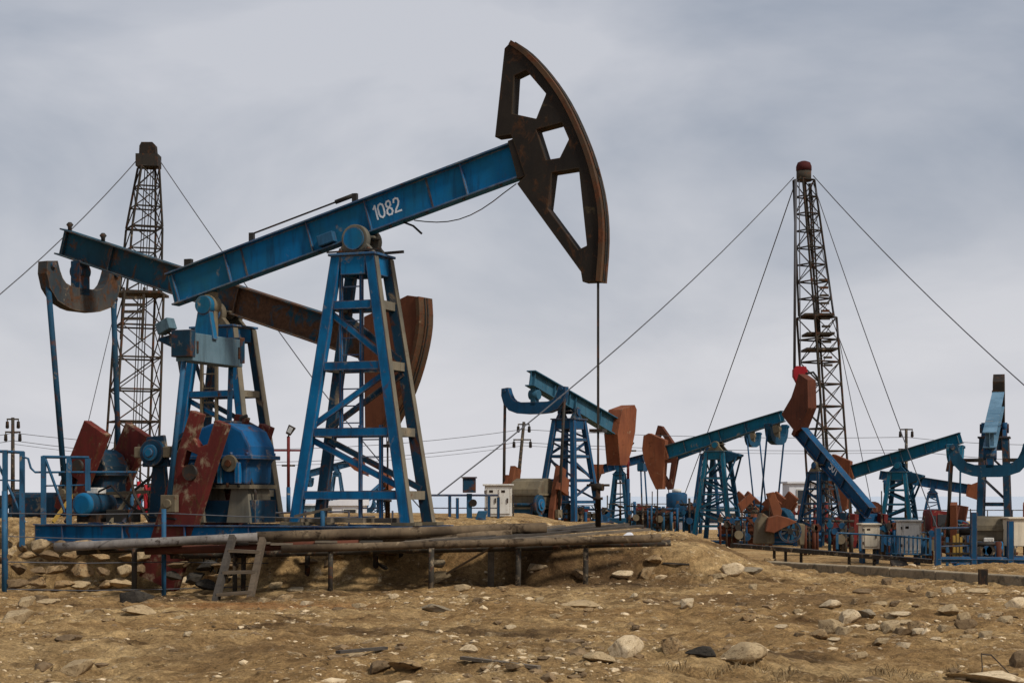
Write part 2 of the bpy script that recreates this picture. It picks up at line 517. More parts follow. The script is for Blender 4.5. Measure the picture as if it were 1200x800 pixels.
def terr(x, y):
    x = np.asarray(x, float)
    y = np.asarray(y, float)
    wob = fbm(x * 0.5 + 3, y * 0.5 + 9, 3)
    edge = 37.2 - 2.4 * sst(-6.6, -4.6, x) + 0.9 * wob
    plateau = sst(edge - 1.25 + 0.35 * (1 - sst(-6.6, -4.6, x)), edge, y) * (1 - sst(3.2, 6.0, x + 1.5 * wob)) * (1 - sst(62, 120, y) * 0.7)
    z = 1.02 * plateau
    z = z + 0.30 * np.exp(-((x - 4.6) / 1.5) ** 2 - ((y - 41.5) / 2.6) ** 2) * (1 + 1.6 * wob)
    z = z - 0.25 * (1 - sst(-7.0, -5.2, x)) * sst(29.5, 33, y) * (1 - plateau)
    z = z - 0.36 * sst(0.3, 2.5, x) * plateau
    right = sst(4.5, 8.5, x) * sst(41, 52, y)
    z = z - 0.72 * right
    z = z - 0.3 * sst(95, 140, y) - 1.6 * sst(130, 230, y)
    near = 1 - sst(45, 80, y)
    z = z + near * (0.34 * fbm(x * 0.22 + 5, y * 0.22, 3) + 0.17 * fbm(x * 0.9, y * 0.9 + 40, 4)
                    + 0.15 * fbm(x * 2.6 + 9, y * 2.6, 5) - 0.15 * np.abs(fbm(x * 1.7 + 4, y * 1.7, 4)) - 0.15 * np.abs(fbm(x * 6.5, y * 6.5 + 2, 4)) + 0.055)
    # scraped hollow below the ladder and the heap of spoil on its left
    z = z - 0.16 * np.exp(-((x + 5.2) / 1.0) ** 2 - ((y - 31.6) / 1.4) ** 2)
    z = z - 11.0 * sst(300, 420, y)
    return z
def tz(x, y):
    return float(terr(np.array([x]), np.array([y]))[0])
_YS = np.arange(11.0, 90.0, 0.1)
def ground_at(px, py):
    """where the sight line meets the ground"""
    X = (px - 600) * _YS / FPX
    hit = np.nonzero(EYE + (HOR - py) * _YS / FPX <= terr(X, _YS))[0]
    Y = float(_YS[hit[0]]) if len(hit) else 90.0
    x = (px - 600) * Y / FPX
    return Vector((x, Y, tz(x, Y)))

xs = np.concatenate([-np.geomspace(500, 12.6, 46), np.arange(-12.5, 13.2, 0.055), np.geomspace(13.3, 500, 46)])
ys = np.concatenate([np.linspace(-60, 11, 14), np.arange(11.5, 46, 0.055), np.geomspace(46.1, 430, 130)])
GX, GY = np.meshgrid(xs, ys)
GZ = terr(GX.ravel(), GY.ravel())
nx, ny = len(xs), len(ys)
idx = np.arange(nx * ny).reshape(ny, nx)
quads = np.stack([idx[:-1, :-1], idx[:-1, 1:], idx[1:, 1:], idx[1:, :-1]], -1).reshape(-1, 4)
def np_mesh(name, verts, quads_, mat, smooth=True):
    me = bpy.data.meshes.new(name)
    k_ = quads_.shape[1]
    me.vertices.add(len(verts))
    me.vertices.foreach_set('co', np.asarray(verts, np.float32).ravel())
    me.loops.add(quads_.size)
    me.loops.foreach_set('vertex_index', quads_.astype(np.int32).ravel())
    me.polygons.add(len(quads_))
    me.polygons.foreach_set('loop_start', (np.arange(len(quads_)) * k_).astype(np.int32))
    me.polygons.foreach_set('loop_total', np.full(len(quads_), k_, np.int32))
    me.polygons.foreach_set('use_smooth', np.full(len(quads_), smooth, bool))
    me.update(calc_edges=True)
    me.validate()
    me.materials.append(MATS[mat])
    o = bpy.data.objects.new(name, me)
    COL.objects.link(o)
    return o
ground = np_mesh('ground', np.stack([GX.ravel(), GY.ravel(), GZ], -1), quads, 'dry_earth')
ground['kind'] = 'structure'
sea = MB().add([(-9000, 300, -9), (9000, 300, -9), (9000, 16000, -9), (-9000, 16000, -9)], [(0, 1, 2, 3)]).build('sea', 'sea_far')
sea['kind'] = 'structure'

# ------------------------------------------------------------------ pumping units
def rot2(u, v_, a):
    return u * math.cos(a) - v_ * math.sin(a), u * math.sin(a) + v_ * math.cos(a)

def digits(mb, text, h, place, sw):
    """hand-painted numerals: flat strips. place(u, v) -> pair of points just on and just off the plate"""
    G = {'1': [[(0.0, 0.80), (0.16, 1), (0.16, 0)]],
         '0': [[(0.06, 0.12), (0.0, 0.3), (0.0, 0.75), (0.10, 0.95), (0.26, 1.0), (0.40, 0.9), (0.44, 0.7), (0.44, 0.3), (0.36, 0.08), (0.22, 0.0), (0.06, 0.12)]],
         '8': [[(0.22, 0.52), (0.06, 0.64), (0.04, 0.84), (0.14, 0.98), (0.30, 1.0), (0.40, 0.86), (0.38, 0.66), (0.22, 0.52), (0.04, 0.38), (0.0, 0.16), (0.12, 0.0), (0.32, 0.0), (0.44, 0.16), (0.40, 0.38), (0.22, 0.52)]],
         '2': [[(0.02, 0.76), (0.06, 0.94), (0.22, 1.0), (0.38, 0.92), (0.42, 0.72), (0.32, 0.48), (0.10, 0.22), (0.0, 0.02), (0.46, 0.02)]],
         '5': [[(0.42, 1.0), (0.06, 1.0), (0.04, 0.58), (0.28, 0.60), (0.44, 0.44), (0.44, 0.18), (0.28, 0.0), (0.0, 0.06)]]}
    adv = {'1': 0.36, '0': 0.64, '8': 0.64, '2': 0.62, '5': 0.62}
    x = 0.0
    for ch in text:
        for st in G[ch]:
            pts = [Vector(((x + a) * h, b_ * h)) for a, b_ in st]
            for i in range(len(pts) - 1):
                d = (pts[i + 1] - pts[i]).normalized()
                nrm = Vector((-d.y, d.x)) * sw / 2
                a, b_ = pts[i] - d * sw * 0.4, pts[i + 1] + d * sw * 0.4
                ring = [a - nrm, b_ - nrm, b_ + nrm, a + nrm]
                lo = [place(p.x, p.y, 0) for p in ring]
                hi = [place(p.x, p.y, 1 + 0.15 * i) for p in ring]
                mb.hexa(lo + hi)
        x += adv[ch]

def ipoly(h0, bf, tf, tw):
    a, b_ = bf / 2, tw / 2
    return [(-a, 0), (a, 0), (a, tf), (b_, tf), (b_, h0 - tf), (a, h0 - tf), (a, h0), (-a, h0), (-a, h0 - tf), (-b_, h0 - tf), (-b_, tf), (-a, tf)]

def pump(label, P, rz, base, Lf, Lr, phi, hF, hR, bf, head, eq, tower, crank, mats, detail=0, gear=None, motor=None,
         skid=None, number=None, wellhead=True, wedge=False, group='pump jacks of the oil field', head_holes=(), head_th=0.36,
         head_mat='orange_rust', rim=None, cab_rod=True, beam_off=0.05):
    T = thing('pump_jack', label, 'pump jack', (P[0], P[1], base), rz, group)
    Hp = P[2] - base
    bv = 0.012 if detail else 0.0
    a = R(phi)
    BM = Matrix(((math.cos(a), 0, -math.sin(a), 0), (0, 1, 0, 0), (math.sin(a), 0, math.cos(a), Hp), (0, 0, 0, 1)))
    B = lambda u, y, v_: tuple(BM @ Vector((u, y, v_)))
    mbeam, mtow, mtow2 = mats['beam'], mats['tower'], mats.get('tower2', mats['tower'])
    tf, tw = hF * 0.05, hF * 0.035
    # --- walking beam (deeper over the saddle and head than at the tail)
    mb = MB(BM)
    r0, r1 = ipoly(hR, bf, tf, tw), ipoly(hF, bf, tf, tw)
    v0 = beam_off
    n = len(r0)
    vs = [(-Lr, p[0], v0 + p[1] + (hF - hR) * 0.5) for p in r0] + [(Lf, p[0], v0 + p[1]) for p in r1]
    fs = [(i, (i + 1) % n, n + (i + 1) % n, n + i) for i in range(n)]
    def cap(o):
        q = [(0, 1, 2, 11), (11, 2, 3, 10), (10, 3, 4, 9), (9, 4, 5, 8), (8, 5, 6, 7)]
        return [tuple(o + i for i in f) for f in q]
    mb.add(vs, fs + cap(0) + cap(n))
    beam = mb.build('walking_beam', mbeam, T, bv * 0.5)
    def hb(u):      # bottom and top of the web at u
        k_ = (u + Lr) / (Lf + Lr)
        lo = v0 + (hF - hR) * 0.5 * (1 - k_)
        return lo + tf, lo + (hR + (hF - hR) * k_) - tf
    for u in ([-Lr * 0.97, -Lr * 0.68, -Lr * 0.24, Lf * 0.075, Lf * 0.66] if detail else [-Lr * 0.95, -Lr * 0.45, -0.25, 0.3, Lf * 0.6]):
        lo, hi = hb(u)
        for s_ in (-1, 1):
            MB(BM).box(u - 0.012, u + 0.012, min(s_ * tw / 2, s_ * bf * 0.30), max(s_ * tw / 2, s_ * bf * 0.30), lo + 0.001, hi - 0.001).build('stiffener', mbeam, beam)
    if number:
        txt, u0, side, hh = number
        lo, hi = hb(u0)
        vv = lo + (hi - lo) * 0.30
        mbn = MB()
        def place(p, q, k_):
            yy = side * (tw / 2 + 0.002 + 0.0015 * k_)
            return B(u0 + (p if side < 0 else -p), yy, vv + q)
        digits(mbn, txt, hh, place, hh * 0.13)
        nb = mbn.build('painted_number', 'number_white', beam)
    # --- horse head
    hm = MB(BM)
    hm.prism(head, -head_th / 2, head_th / 2, 'y', head_holes)
    hd = hm.build('horse_head', head_mat, T, bv)
    if rim:
        i0, i1, rw, rmat = rim
        arc = [Vector((p[0], p[1])) for p in head[i0:i1]]
        for k_ in range(3 if detail else 0):
            pass
        rb = MB(BM)
        for i in range(len(arc) - 1):
            p, q = arc[i], arc[i + 1]
            d = (q - p).normalized()
            nn = Vector((-d.y, d.x))
            if nn.x < 0:
                nn = -nn
            o_, i_ = nn * 0.035, nn * -0.05
            ring = [p + i_, q + i_, q + o_, p + o_]
            rb.hexa([(w_.x, -rw / 2, w_.y) for w_ in ring] + [(w_.x, rw / 2, w_.y) for w_ in ring])
        rm = rb.build('rim_plate', rmat, hd)
        for yy in (-0.05, 0.05):
            cb = MB(BM)
            cb.tube([(p.x + 0.05, yy, p.y) for p in arc], 0.018, 6)
            cb.build('bridle_cable', 'oily_steel', hd)
    else:
        arc = None
    # fixing plate between beam and head
    lo, hi = hb(Lf)
    MB(BM).box(Lf - 0.16, Lf + 0.10, -bf * 0.53, bf * 0.53, lo - tf - 0.03, hi + tf + 0.03).build('head_bracket', 'black_steel' if detail else head_mat, hd, bv)
    # --- saddle bearing
    sb = MB()
    rb_ = 0.28 if detail else 0.2
    sb.cyl((0, -bf * 0.95, Hp - 0.02), (0, bf * 0.95, Hp - 0.02), rb_ * 0.45, 14)
    sb.box(-0.34, 0.34, -bf * 0.55, bf * 0.55, Hp + 0.0, Hp + beam_off - 0.002 + 0.0)
    sad = sb.build('saddle_bearing', mats.get('bearing', mtow), T, bv)
    for s_ in (-1, 1):
        pb = MB()
        y0, y1 = s_ * bf * 0.62, s_ * (bf * 0.62 + 0.16)
        pb.cyl((0, y0, Hp - 0.02), (0, y1, Hp - 0.02), rb_, 24)
        pb.prism([(-0.42, Hp - 0.30), (0.42, Hp - 0.30), (0.2, Hp - 0.06), (-0.2, Hp - 0.06)], min(y0, y1) + 0.01, max(y0, y1) - 0.01)
        pb.build('bearing_block', mats.get('bearing', mtow), sad, bv)
        cc_ = MB()
        cc_.cyl((0, y1, Hp - 0.02), (0, y1 + s_ * 0.05, Hp - 0.02), rb_ * 0.78, 20)
        cc_.build('bearing_cap', mats.get('cap', mtow), sad)
    # --- tower
    Ht = Hp - 0.32
    bx, by, tx, ty = tower['bx'], tower['by'], tower['tx'], tower['ty']
    lw, ld = tower.get('leg', (0.24, 0.16))
    tp = MB()
    tp.box(-tx - lw * 0.5 - 0.04, tx + lw * 0.5 + 0.04, -ty - ld * 0.5 - 0.05, ty + ld * 0.5 + 0.05, Ht - 0.03, Ht + 0.02)
    for s_ in (-1, 1):
        tp.box(-tx + lw / 2 - 0.02, tx - lw / 2 + 0.02, s_ * ty - ld * 0.42, s_ * ty + ld * 0.42, Ht - tower.get('cap', 0.42), Ht - 0.031)
        tp.box(s_ * tx - lw * 0.40, s_ * tx + lw * 0.40, -ty + ld / 2 - 0.01, ty - ld / 2 + 0.01, Ht - tower.get('cap', 0.42), Ht - 0.0315)
    tow = tp.build('tower_cap', mtow, T, bv)
    tilt = tower.get('shift', 0.0)
    def lp(sx, sy, z):
        k_ = z / Ht
        return (sx * (bx + (tx - bx) * k_) + tilt * (1 - k_), sy * (by + (ty - by) * k_), z)
    for sx in (-1, 1):
        for sy in (-1, 1):
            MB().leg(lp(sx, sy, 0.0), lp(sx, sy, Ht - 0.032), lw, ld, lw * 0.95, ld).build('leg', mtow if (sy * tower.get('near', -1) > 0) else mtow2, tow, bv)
            if tower.get('edge') and sx > 0:
                # bare flange edge of the leg channel, where the paint has gone
                e0, e1 = Vector(lp(sx, sy, 0.02)), Vector(lp(sx, sy, Ht - 0.05))
                off = Vector((lw * 0.5 + 0.004, 0, 0))
                MB().leg(e0 + off, e1 + off - Vector((0.004, 0, 0)), 0.012, ld * 1.04).build('leg_flange', tower['edge'], tow)
            if detail:
                c_ = lp(sx, sy, 0.0)
                MB().box(c_[0] - 0.25, c_[0] + 0.25, c_[1] - 0.17, c_[1] + 0.17, -0.03, 0.03).build('foot_plate', 'tan_grime', tow)
    lv = tower['levels']
    for z in lv:
        for sy in (-1, 1):
            p, q = lp(-1, sy, z), lp(1, sy, z)
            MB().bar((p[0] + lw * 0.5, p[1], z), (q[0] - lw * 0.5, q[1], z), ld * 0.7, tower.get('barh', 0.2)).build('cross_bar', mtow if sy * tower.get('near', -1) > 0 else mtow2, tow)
        for sx in (-1, 1):
            p, q = lp(sx, -1, z), lp(sx, 1, z)
            MB().bar((p[0], p[1] + ld * 0.5, z), (q[0], q[1] - ld * 0.5, z), lw * 0.5, tower.get('barh', 0.2)).build('cross_bar', tower.get('side', mtow2), tow)
    zz = list(lv) + [Ht - 0.3]
    bw = tower.get('brace', 0.10)
    for i in range(len(zz) - 1):
        sgn = 1 if (i % 2 == tower.get('par', 0)) else -1
        for sy in (-1, 1):
            if i == len(zz) - 2 and not tower.get('topbrace', False):
                continue
            p, q = lp(-sgn, sy, zz[i] + 0.12), lp(sgn, sy, zz[i + 1] - 0.12)
            ins = sy * ld * 0.42
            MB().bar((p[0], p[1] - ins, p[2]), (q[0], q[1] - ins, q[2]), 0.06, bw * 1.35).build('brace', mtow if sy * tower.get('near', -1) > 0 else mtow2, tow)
        if not detail:
            for sx in (-1, 1):
                p, q = lp(sx, -1, zz[i] + 0.1), lp(sx, 1, zz[i + 1] - 0.1)
                MB().bar(p, q, 0.05, bw).build('brace', mtow2, tow)
    for lad in tower.get('ladders', []):
        y_, xa, xb, z0, z1 = lad
        lb = MB()
        for x_ in (xa, xb):
            lb.bar((x_, y_, z0), (x_, y_, z1), 0.065, 0.065)
        lo_ = lb.build('ladder', mats.get('ladder', mtow2), tow)
        z = z0 + 0.2
        rung0 = MB().bar((xa + 0.034, y_, z), (xb - 0.034, y_, z), 0.024, 0.024).build('ladder_rung', mats.get('ladder', mtow2), tow)
        n_ = 1
        while z + 0.33 * n_ < z1 - 0.05:
            rc = rung0.copy()
            COL.objects.link(rc)
            rc.location.z = 0.33 * n_
            n_ += 1
    if wedge:
        wmb = MB()
        xs_ = -tx - lw * 0.5
        wmb.prism([(xs_ - 0.02, Ht + 0.0), (xs_ - 0.75 * wedge, Ht - 0.18), (xs_ - 0.75 * wedge, Ht - 0.26), (xs_ - 0.35 * wedge, Ht - 0.5), (xs_ - 0.02, Ht - 0.62)], -ty * 0.8, ty * 0.8)
        wmb.build('service_bracket', mtow2, tow)
        w2 = MB()
        for s_ in (-1, 1):
            w2.bar((xs_ - 0.62, s_ * ty * 0.7, Ht - 0.3), lp(-1, s_, Ht * 0.62), 0.06, 0.08)
        w2.build('bracket_stay', mtow2, tow)
    # --- tail bearing and equalizer
    ut, drop, span = eq['u'], eq['drop'], eq['span']
    lo, hi = hb(-ut)
    tb0 = Vector(B(-ut, 0, lo - tf))
    E = Vector((tb0.x, 0, tb0.z - drop))          # centre of the equalizer, hangs plumb
    tb = MB()
    tb.bar(tb0 + Vector((0, 0, 0.02)), E + Vector((0, 0, -0.12)), bf * eq.get('hw', 0.55), 0.30, (1, 0, 0))
    tb.cyl((tb0.x, -bf * 0.48, tb0.z - 0.24), (tb0.x, bf * 0.48, tb0.z - 0.24), 0.2, 18)
    tail = tb.build('tail_bearing', eq.get('bmat', mats.get('bearing', mtow)), T, bv)
    if eq.get('ball'):
        bb = MB()
        yb = eq['ball'] * bf * 0.62
        bb.cyl((tb0.x, yb - 0.1, tb0.z - 0.26), (tb0.x, yb + 0.1, tb0.z - 0.26), 0.19, 24)
        bb.leg((E.x, yb, E.z + 0.2), (tb0.x, yb, tb0.z - 0.30), 0.5, 0.16, 0.24, 0.16)
        bb.build('bearing_block', 'blue_paint', tail, bv)
    em = MB()
    if eq['type'] == 'U':
        s_ = span / 2
        cl = [(s_, 0.62, 0.13), (s_ - 0.03, 0.36, 0.17), (s_ - 0.13, 0.10, 0.19), (s_ - 0.32, -0.10, 0.20), (s_ - 0.62, -0.20, 0.20), (0.3, -0.22, 0.21), (0, -0.22, 0.21)]
        cl = [(-x, z, w_) for x, z, w_ in cl] + [(x, z, w_) for x, z, w_ in cl[::-1][1:]]
        outer, inner = [], []
        for i, (y_, z, w_) in enumerate(cl):
            pa, pb_ = cl[max(i - 1, 0)], cl[min(i + 1, len(cl) - 1)]
            d = Vector((pb_[0] - pa[0], pb_[1] - pa[1])).normalized()
            nn = Vector((-d.y, d.x)) * w_ * eq.get('thick', 1.15)
            outer.append((y_ - nn.x, E.z + z - nn.y))
            inner.append((y_ + nn.x, E.z + z + nn.y))
        em.prism(outer + inner[::-1], E.x - 0.15, E.x + 0.15, 'x')
        pend = [(E.x, -s_, E.z + 0.52), (E.x, s_, E.z + 0.52)]
    else:
        em.box(E.x - 0.2, E.x + 0.2, -span / 2, span / 2, E.z - 0.28, E.z + 0.28)
        pend = [(E.x - 0.02, -span / 2 + 0.08, E.z + 0.1), (E.x - 0.02, span / 2 - 0.08, E.z + 0.1)]
    eqo = em.build('equalizer', eq['mat'], T, bv)
    if eq['type'] != 'U':
        for s_ in (-1, 1):
            MB().box(E.x - 0.24, E.x + 0.215, s_ * span / 2 - 0.11, s_ * span / 2 + 0.07, E.z - 0.20, E.z + 0.33).build('pitman_bracket', mtow2, eqo, bv)
        for s_ in (-0.42, 0.42):
            MB().box(E.x + 0.19, E.x + 0.215, s_ * span - 0.03, s_ * span + 0.03, E.z - 0.12, E.z + 0.12).build('slot', 'oily_steel', eqo)
    else:
        for s_ in (-1, 1):
            MB().cyl((E.x - 0.22, s_ * span / 2, E.z + 0.52), (E.x + 0.22, s_ * span / 2, E.z + 0.52), 0.07, 10).build('pin', mtow2, eqo)
    # --- cranks and pitmans
    if crank:
        th = R(crank['th'])
        sx_, sz_ = crank['c']
        up_, dn_, cw = crank['up'], crank['dn'], crank['w']
        CM = Matrix(((math.cos(th), 0, -math.sin(th), sx_), (0, 1, 0, 0), (math.sin(th), 0, math.cos(th), sz_), (0, 0, 0, 1)))
        h_ = cw / 2
        if crank.get('fork'):
            poly = [(-dn_, -h_), (up_, -h_), (up_, -h_ * 0.38), (up_ - 0.5, -h_ * 0.38), (up_ - 0.62, 0.0), (up_ - 0.5, h_ * 0.42), (up_, h_ * 0.42), (up_, h_), (-dn_, h_)]
            holes = [[(0.05, -0.02), (0.38, -0.02), (0.38, 0.24), (0.05, 0.24)]]
        else:
            poly = [(-dn_, -h_ * 0.7), (-dn_ * 0.5, -h_), (up_, -h_), (up_, h_), (-dn_ * 0.5, h_), (-dn_, h_ * 0.7)]
            holes = [[(-dn_ * 0.62, -h_ * 0.35), (-dn_ * 0.25, -h_ * 0.35), (-dn_ * 0.25, h_ * 0.3), (-dn_ * 0.62, h_ * 0.3)]] if dn_ > 0.8 else []
        for s_, pe in zip((-1, 1), pend):
            yc = s_ * crank['y']
            cm = MB(CM)
            cm.prism(poly, yc - crank['t'] / 2, yc + crank['t'] / 2, 'y', holes)
            co = cm.build('crank', crank.get('mat', 'crank_red'), T, bv)
            if crank.get('weights'):
                ww = MB(CM)
                yw = yc + s_ * (crank['t'] / 2 + 0.09)
                a_, b__ = crank['weights']
                ww.prism([(a_, -h_ * 1.5), (b__, -h_ * 1.15), (b__, h_ * 1.15), (a_, h_ * 1.5)], yw - 0.09, yw + 0.09)
                ww.build('counterweight', crank.get('wmat', 'brown_rust'), co, bv)
            hub = MB()
            hub.cyl((sx_, yc - crank['t'] * 0.8, sz_), (sx_, yc + crank['t'] * 0.8, sz_), 0.16, 16)
            hub.build('hub', 'oily_steel', co)
            r_ = crank['r']
            pin = CM @ Vector((-r_, crank.get('pinw', 0.0), 0))
            pin = CM @ Vector((-r_, 0, crank.get('pinw', 0.0)))
            yo = yc + s_ * (crank['t'] / 2 + 0.12)
            pn = MB()
            pn.cyl((pin.x, yc, pin.z), (pin.x, yo + s_ * 0.1, pin.z), 0.09, 12)
            pn.box(pin.x - 0.17, pin.x + 0.17, min(yo - s_ * 0.08, yo + s_ * 0.06), max(yo - s_ * 0.08, yo + s_ * 0.06), pin.z - 0.17, pin.z + 0.17)
            pn.build('crank_pin', 'tan_grime', co, bv)
            pm = MB()
            pm.tube([(pe[0], pe[1] + s_ * eq.get('po', 0.0), pe[2]), (pin.x, yo, pin.z + 0.1)], crank.get('pr', 0.065), 10)
            pm.build('pitman_arm', mats.get('pitman', mtow2), T)
    # --- gearbox
    if gear:
        gx, gz, gs, gmat = gear['x'], gear['z'], gear['s'], gear['mat']
        prof = [(-0.75, -0.42), (-0.78, 0.1), (-0.74, 0.34), (-0.5, 0.66), (-0.12, 0.80), (0.32, 0.80), (0.60, 0.66), (0.78, 0.34), (0.80, 0.1), (0.72, 0.02), (0.70, -0.42)]
        gw = gear.get('w', 0.5)
        g1 = MB()
        g1.prism([(gx + p[0] * gs, gz + p[1] * gs) for p in prof], -gw, gw)
        go = g1.build('gearbox', gmat, T, 0.05 if detail else 0.14 * gs)
        MB().box(gx - 0.85 * gs, gx + 0.87 * gs, -gw - 0.07, gw + 0.07, gz + 0.08 * gs, gz + 0.16 * gs).build('flange', gmat, go, bv)
        for x_ in (-0.55, 0.5):
            MB().leg((gx + x_ * gs, 0, 0), (gx + x_ * gs, 0, gz - 0.42 * gs - 0.002), 0.55 * gs, gw * 1.9, 0.36 * gs, gw * 1.7).build('pedestal', gear.get('pmat', gmat), go, bv)
        MB().box(gx - 0.9 * gs, gx + 0.85 * gs, -gw * 0.8, gw * 0.8, 0.0, (gz - 0.42 * gs) * 0.6).build('base', mtow2, go)
        MB().box(gx - 0.82 * gs, gx + 0.80 * gs, -gw - 0.04, gw + 0.04, gz - 0.50 * gs, gz - 0.421 * gs).build('foot_flange', 'tan_grime', go)
        if detail:
            for k_ in range(5):
                for s_ in (-1, 1):
                    xk = gx + (-0.7 + 0.36 * k_) * gs
                    MB().cyl((xk, s_ * (gw + 0.04), gz + 0.16 * gs), (xk, s_ * (gw + 0.04), gz + 0.22 * gs), 0.03, 8).build('bolt', gmat, go)
        sh = MB()
        sh.cyl((crank['c'][0], -crank['y'], crank['c'][1]), (crank['c'][0], crank['y'], crank['c'][1]), 0.11, 14)
        sh.build('crank_shaft', 'oily_steel', go)
        if gear.get('drum'):
            dx, dz, dy, dr = gear['drum']
            dm = MB()
            sgn = 1 if dy > 0 else -1
            dm.cyl((dx, dy - 0.07, dz), (dx, dy + 0.07, dz), dr, 28)
            do = dm.build('brake_drum', 'dark_blue_paint', T, bv)
            d2 = MB()
            d2.cyl((dx, dy + sgn * 0.07, dz), (dx, dy + sgn * 0.13, dz), dr * 0.62, 24)
            d2.cyl((dx, dy + sgn * 0.13, dz), (dx, dy + sgn * 0.18, dz), dr * 0.33, 18)
            d2.build('drum_cap', 'blue_paint', do, bv)
            d3 = MB()
            d3.cyl((dx, dy, dz), (dx, -dy, dz), 0.07, 10)
            d3.leg((dx, dy - sgn * 0.25, 0), (dx, dy - sgn * 0.25, dz), 0.5, 0.12, 0.22, 0.12)
            d3.build('drum_bracket', 'dark_blue_paint', do)
            # spoked pulley on the far side
            py_ = -dy
            pl = MB()
            ringn = 28
            outer = [(dx + 0.5 * math.cos(2 * math.pi * i / ringn), dz + 0.5 * math.sin(2 * math.pi * i / ringn)) for i in range(ringn)]
            inner = [(dx + 0.4 * math.cos(2 * math.pi * i / ringn), dz + 0.4 * math.sin(2 * math.pi * i / ringn)) for i in range(ringn)]
            pl.prism(outer, py_ - 0.09, py_ + 0.09, 'y', [inner[::-1]])
            for i in range(5):
                an = 2 * math.pi * i / 5
                pl.bar((dx, py_, dz), (dx + 0.42 * math.cos(an), py_, dz + 0.42 * math.sin(an)), 0.05, 0.08, (0, 1, 0))
            pl.build('pulley', 'dark_blue_paint', T)
    if motor:
        mx, my, mz, mr, ml = motor
        m1 = MB()
        m1.tube([(mx, my - ml / 2, mz), (mx, my - ml * 0.44, mz), (mx, my + ml / 2, mz)], [mr * 0.86, mr, mr], 20)
        mo = m1.build('motor', 'dark_blue_paint', T)
        MB().tube([(mx, my - ml * 0.62, mz), (mx, my - ml * 0.58, mz), (mx, my - ml / 2 - 0.001, mz)], [mr * 0.75, mr * 0.98, mr * 1.02], 22).build('fan_cover', 'blue_paint', mo)
        MB().box(mx - mr, mx + mr, my - ml * 0.4, my + ml * 0.4, 0.0, mz - mr * 0.8).build('base', 'black_steel', mo)
        MB().box(mx - 0.12, mx + 0.16, my - 0.16, my + 0.14, mz + mr * 0.9, mz + mr * 0.9 + 0.13).build('terminal_box', 'cabinet_white', mo, 0.02)
    if skid:
        x0, x1, hy, sh_ = skid
        fr = MB()
        for x_ in np.linspace(x0 + 0.1, x1 - 0.1, 6):
            fr.box(x_ - 0.07, x_ + 0.07, -hy + 0.1, hy - 0.1, -sh_ + 0.04, -0.05)
        fo = fr.build('skid_frame', mats.get('skid', 'blue_tower_paint'), T)
        for s_ in (-1, 1):
            sk = MB()
            ring = ipoly(sh_ - 0.035, 0.16, 0.025, 0.02)
            nn_ = len(ring)
            vs = [(x0, s_ * hy + p[0], -sh_ + p[1]) for p in ring] + [(x1, s_ * hy + p[0], -sh_ + p[1]) for p in ring]
            sk.add(vs, [(i, (i + 1) % nn_, nn_ + (i + 1) % nn_, nn_ + i) for i in range(nn_)] + cap(0) + cap(nn_))
            sk.build('skid_beam', mats.get('skid', 'blue_tower_paint'), fo)
            for x_ in np.arange(x0 + 0.7, x1, 1.45):
                MB().box(x_ - 0.012, x_ + 0.012, min(s_ * hy - s_ * 0.0, s_ * hy + s_ * 0.07), max(s_ * hy, s_ * hy + s_ * 0.07), -sh_ + 0.03, -0.065).build('stiffener', mats.get('skid', 'blue_tower_paint'), fo)
    # --- bridle, polished rod and wellhead below the head
    if wellhead:
        tipu = head[wellhead if wellhead is not True else 0]
        hx, hz_ = B(tipu[0], 0, tipu[1])[0] - (0.07 if detail else 0), B(tipu[0], 0, tipu[1])[2]
        wz = max(0.2, Hp * 0.14)
        cb = MB()
        for yy in (-0.035, 0.035):
            cb.tube([(hx, yy, hz_ + 0.05), (hx, yy, wz + 1.0)], 0.012 if detail else 0.018, 6)
        cb.build('bridle_cable', 'oily_steel', hd)
        rd = MB()
        rd.box(hx - 0.13, hx + 0.13, -0.13, 0.13, wz + 0.94, wz + 1.0)
        rd.tube([(hx, 0, wz + 1.08), (hx, 0, wz)], 0.022, 8)
        rd.build('polished_rod', 'oily_steel', T)
        wh = MB()
        wh.tube([(hx, 0, -0.04), (hx, 0, wz * 0.6), (hx, 0, wz * 0.6), (hx, 0, wz * 0.6 + 0.05), (hx, 0, wz * 0.6 + 0.05), (hx, 0, wz)], [0.055, 0.055, 0.09, 0.09, 0.045, 0.045], 12)
        who = wh.build('wellhead', 'black_steel', T)
        w3 = MB()
        w3.tube([(hx - 0.22, 0, wz * 0.95), (hx + 0.22, 0, wz * 0.95)], 0.022, 8)
        w3.cyl((hx - 0.1, 0, wz * 0.9), (hx + 0.1, 0, wz * 0.9), 0.07, 10)
        w3.build('valve', 'black_steel', who)
    return T, Hp, B, E

def arcpts(pts, n=4):
    """smooth a run of corner points (Catmull-Rom)"""
    out = []
    for i in range(len(pts) - 1):
        p0, p1, p2, p3 = (pts[max(i - 1, 0)], pts[i], pts[i + 1], pts[min(i + 2, len(pts) - 1)])
        for k_ in range(n):
            s_ = k_ / n
            out.append(tuple(0.5 * (2 * p1[j] + (p2[j] - p0[j]) * s_ + (2 * p0[j] - 5 * p1[j] + 4 * p2[j] - p3[j]) * s_ ** 2 + (3 * p1[j] - p0[j] - 3 * p2[j] + p3[j]) * s_ ** 3) for j in range(2)))
    out.append(pts[-1])
    return out

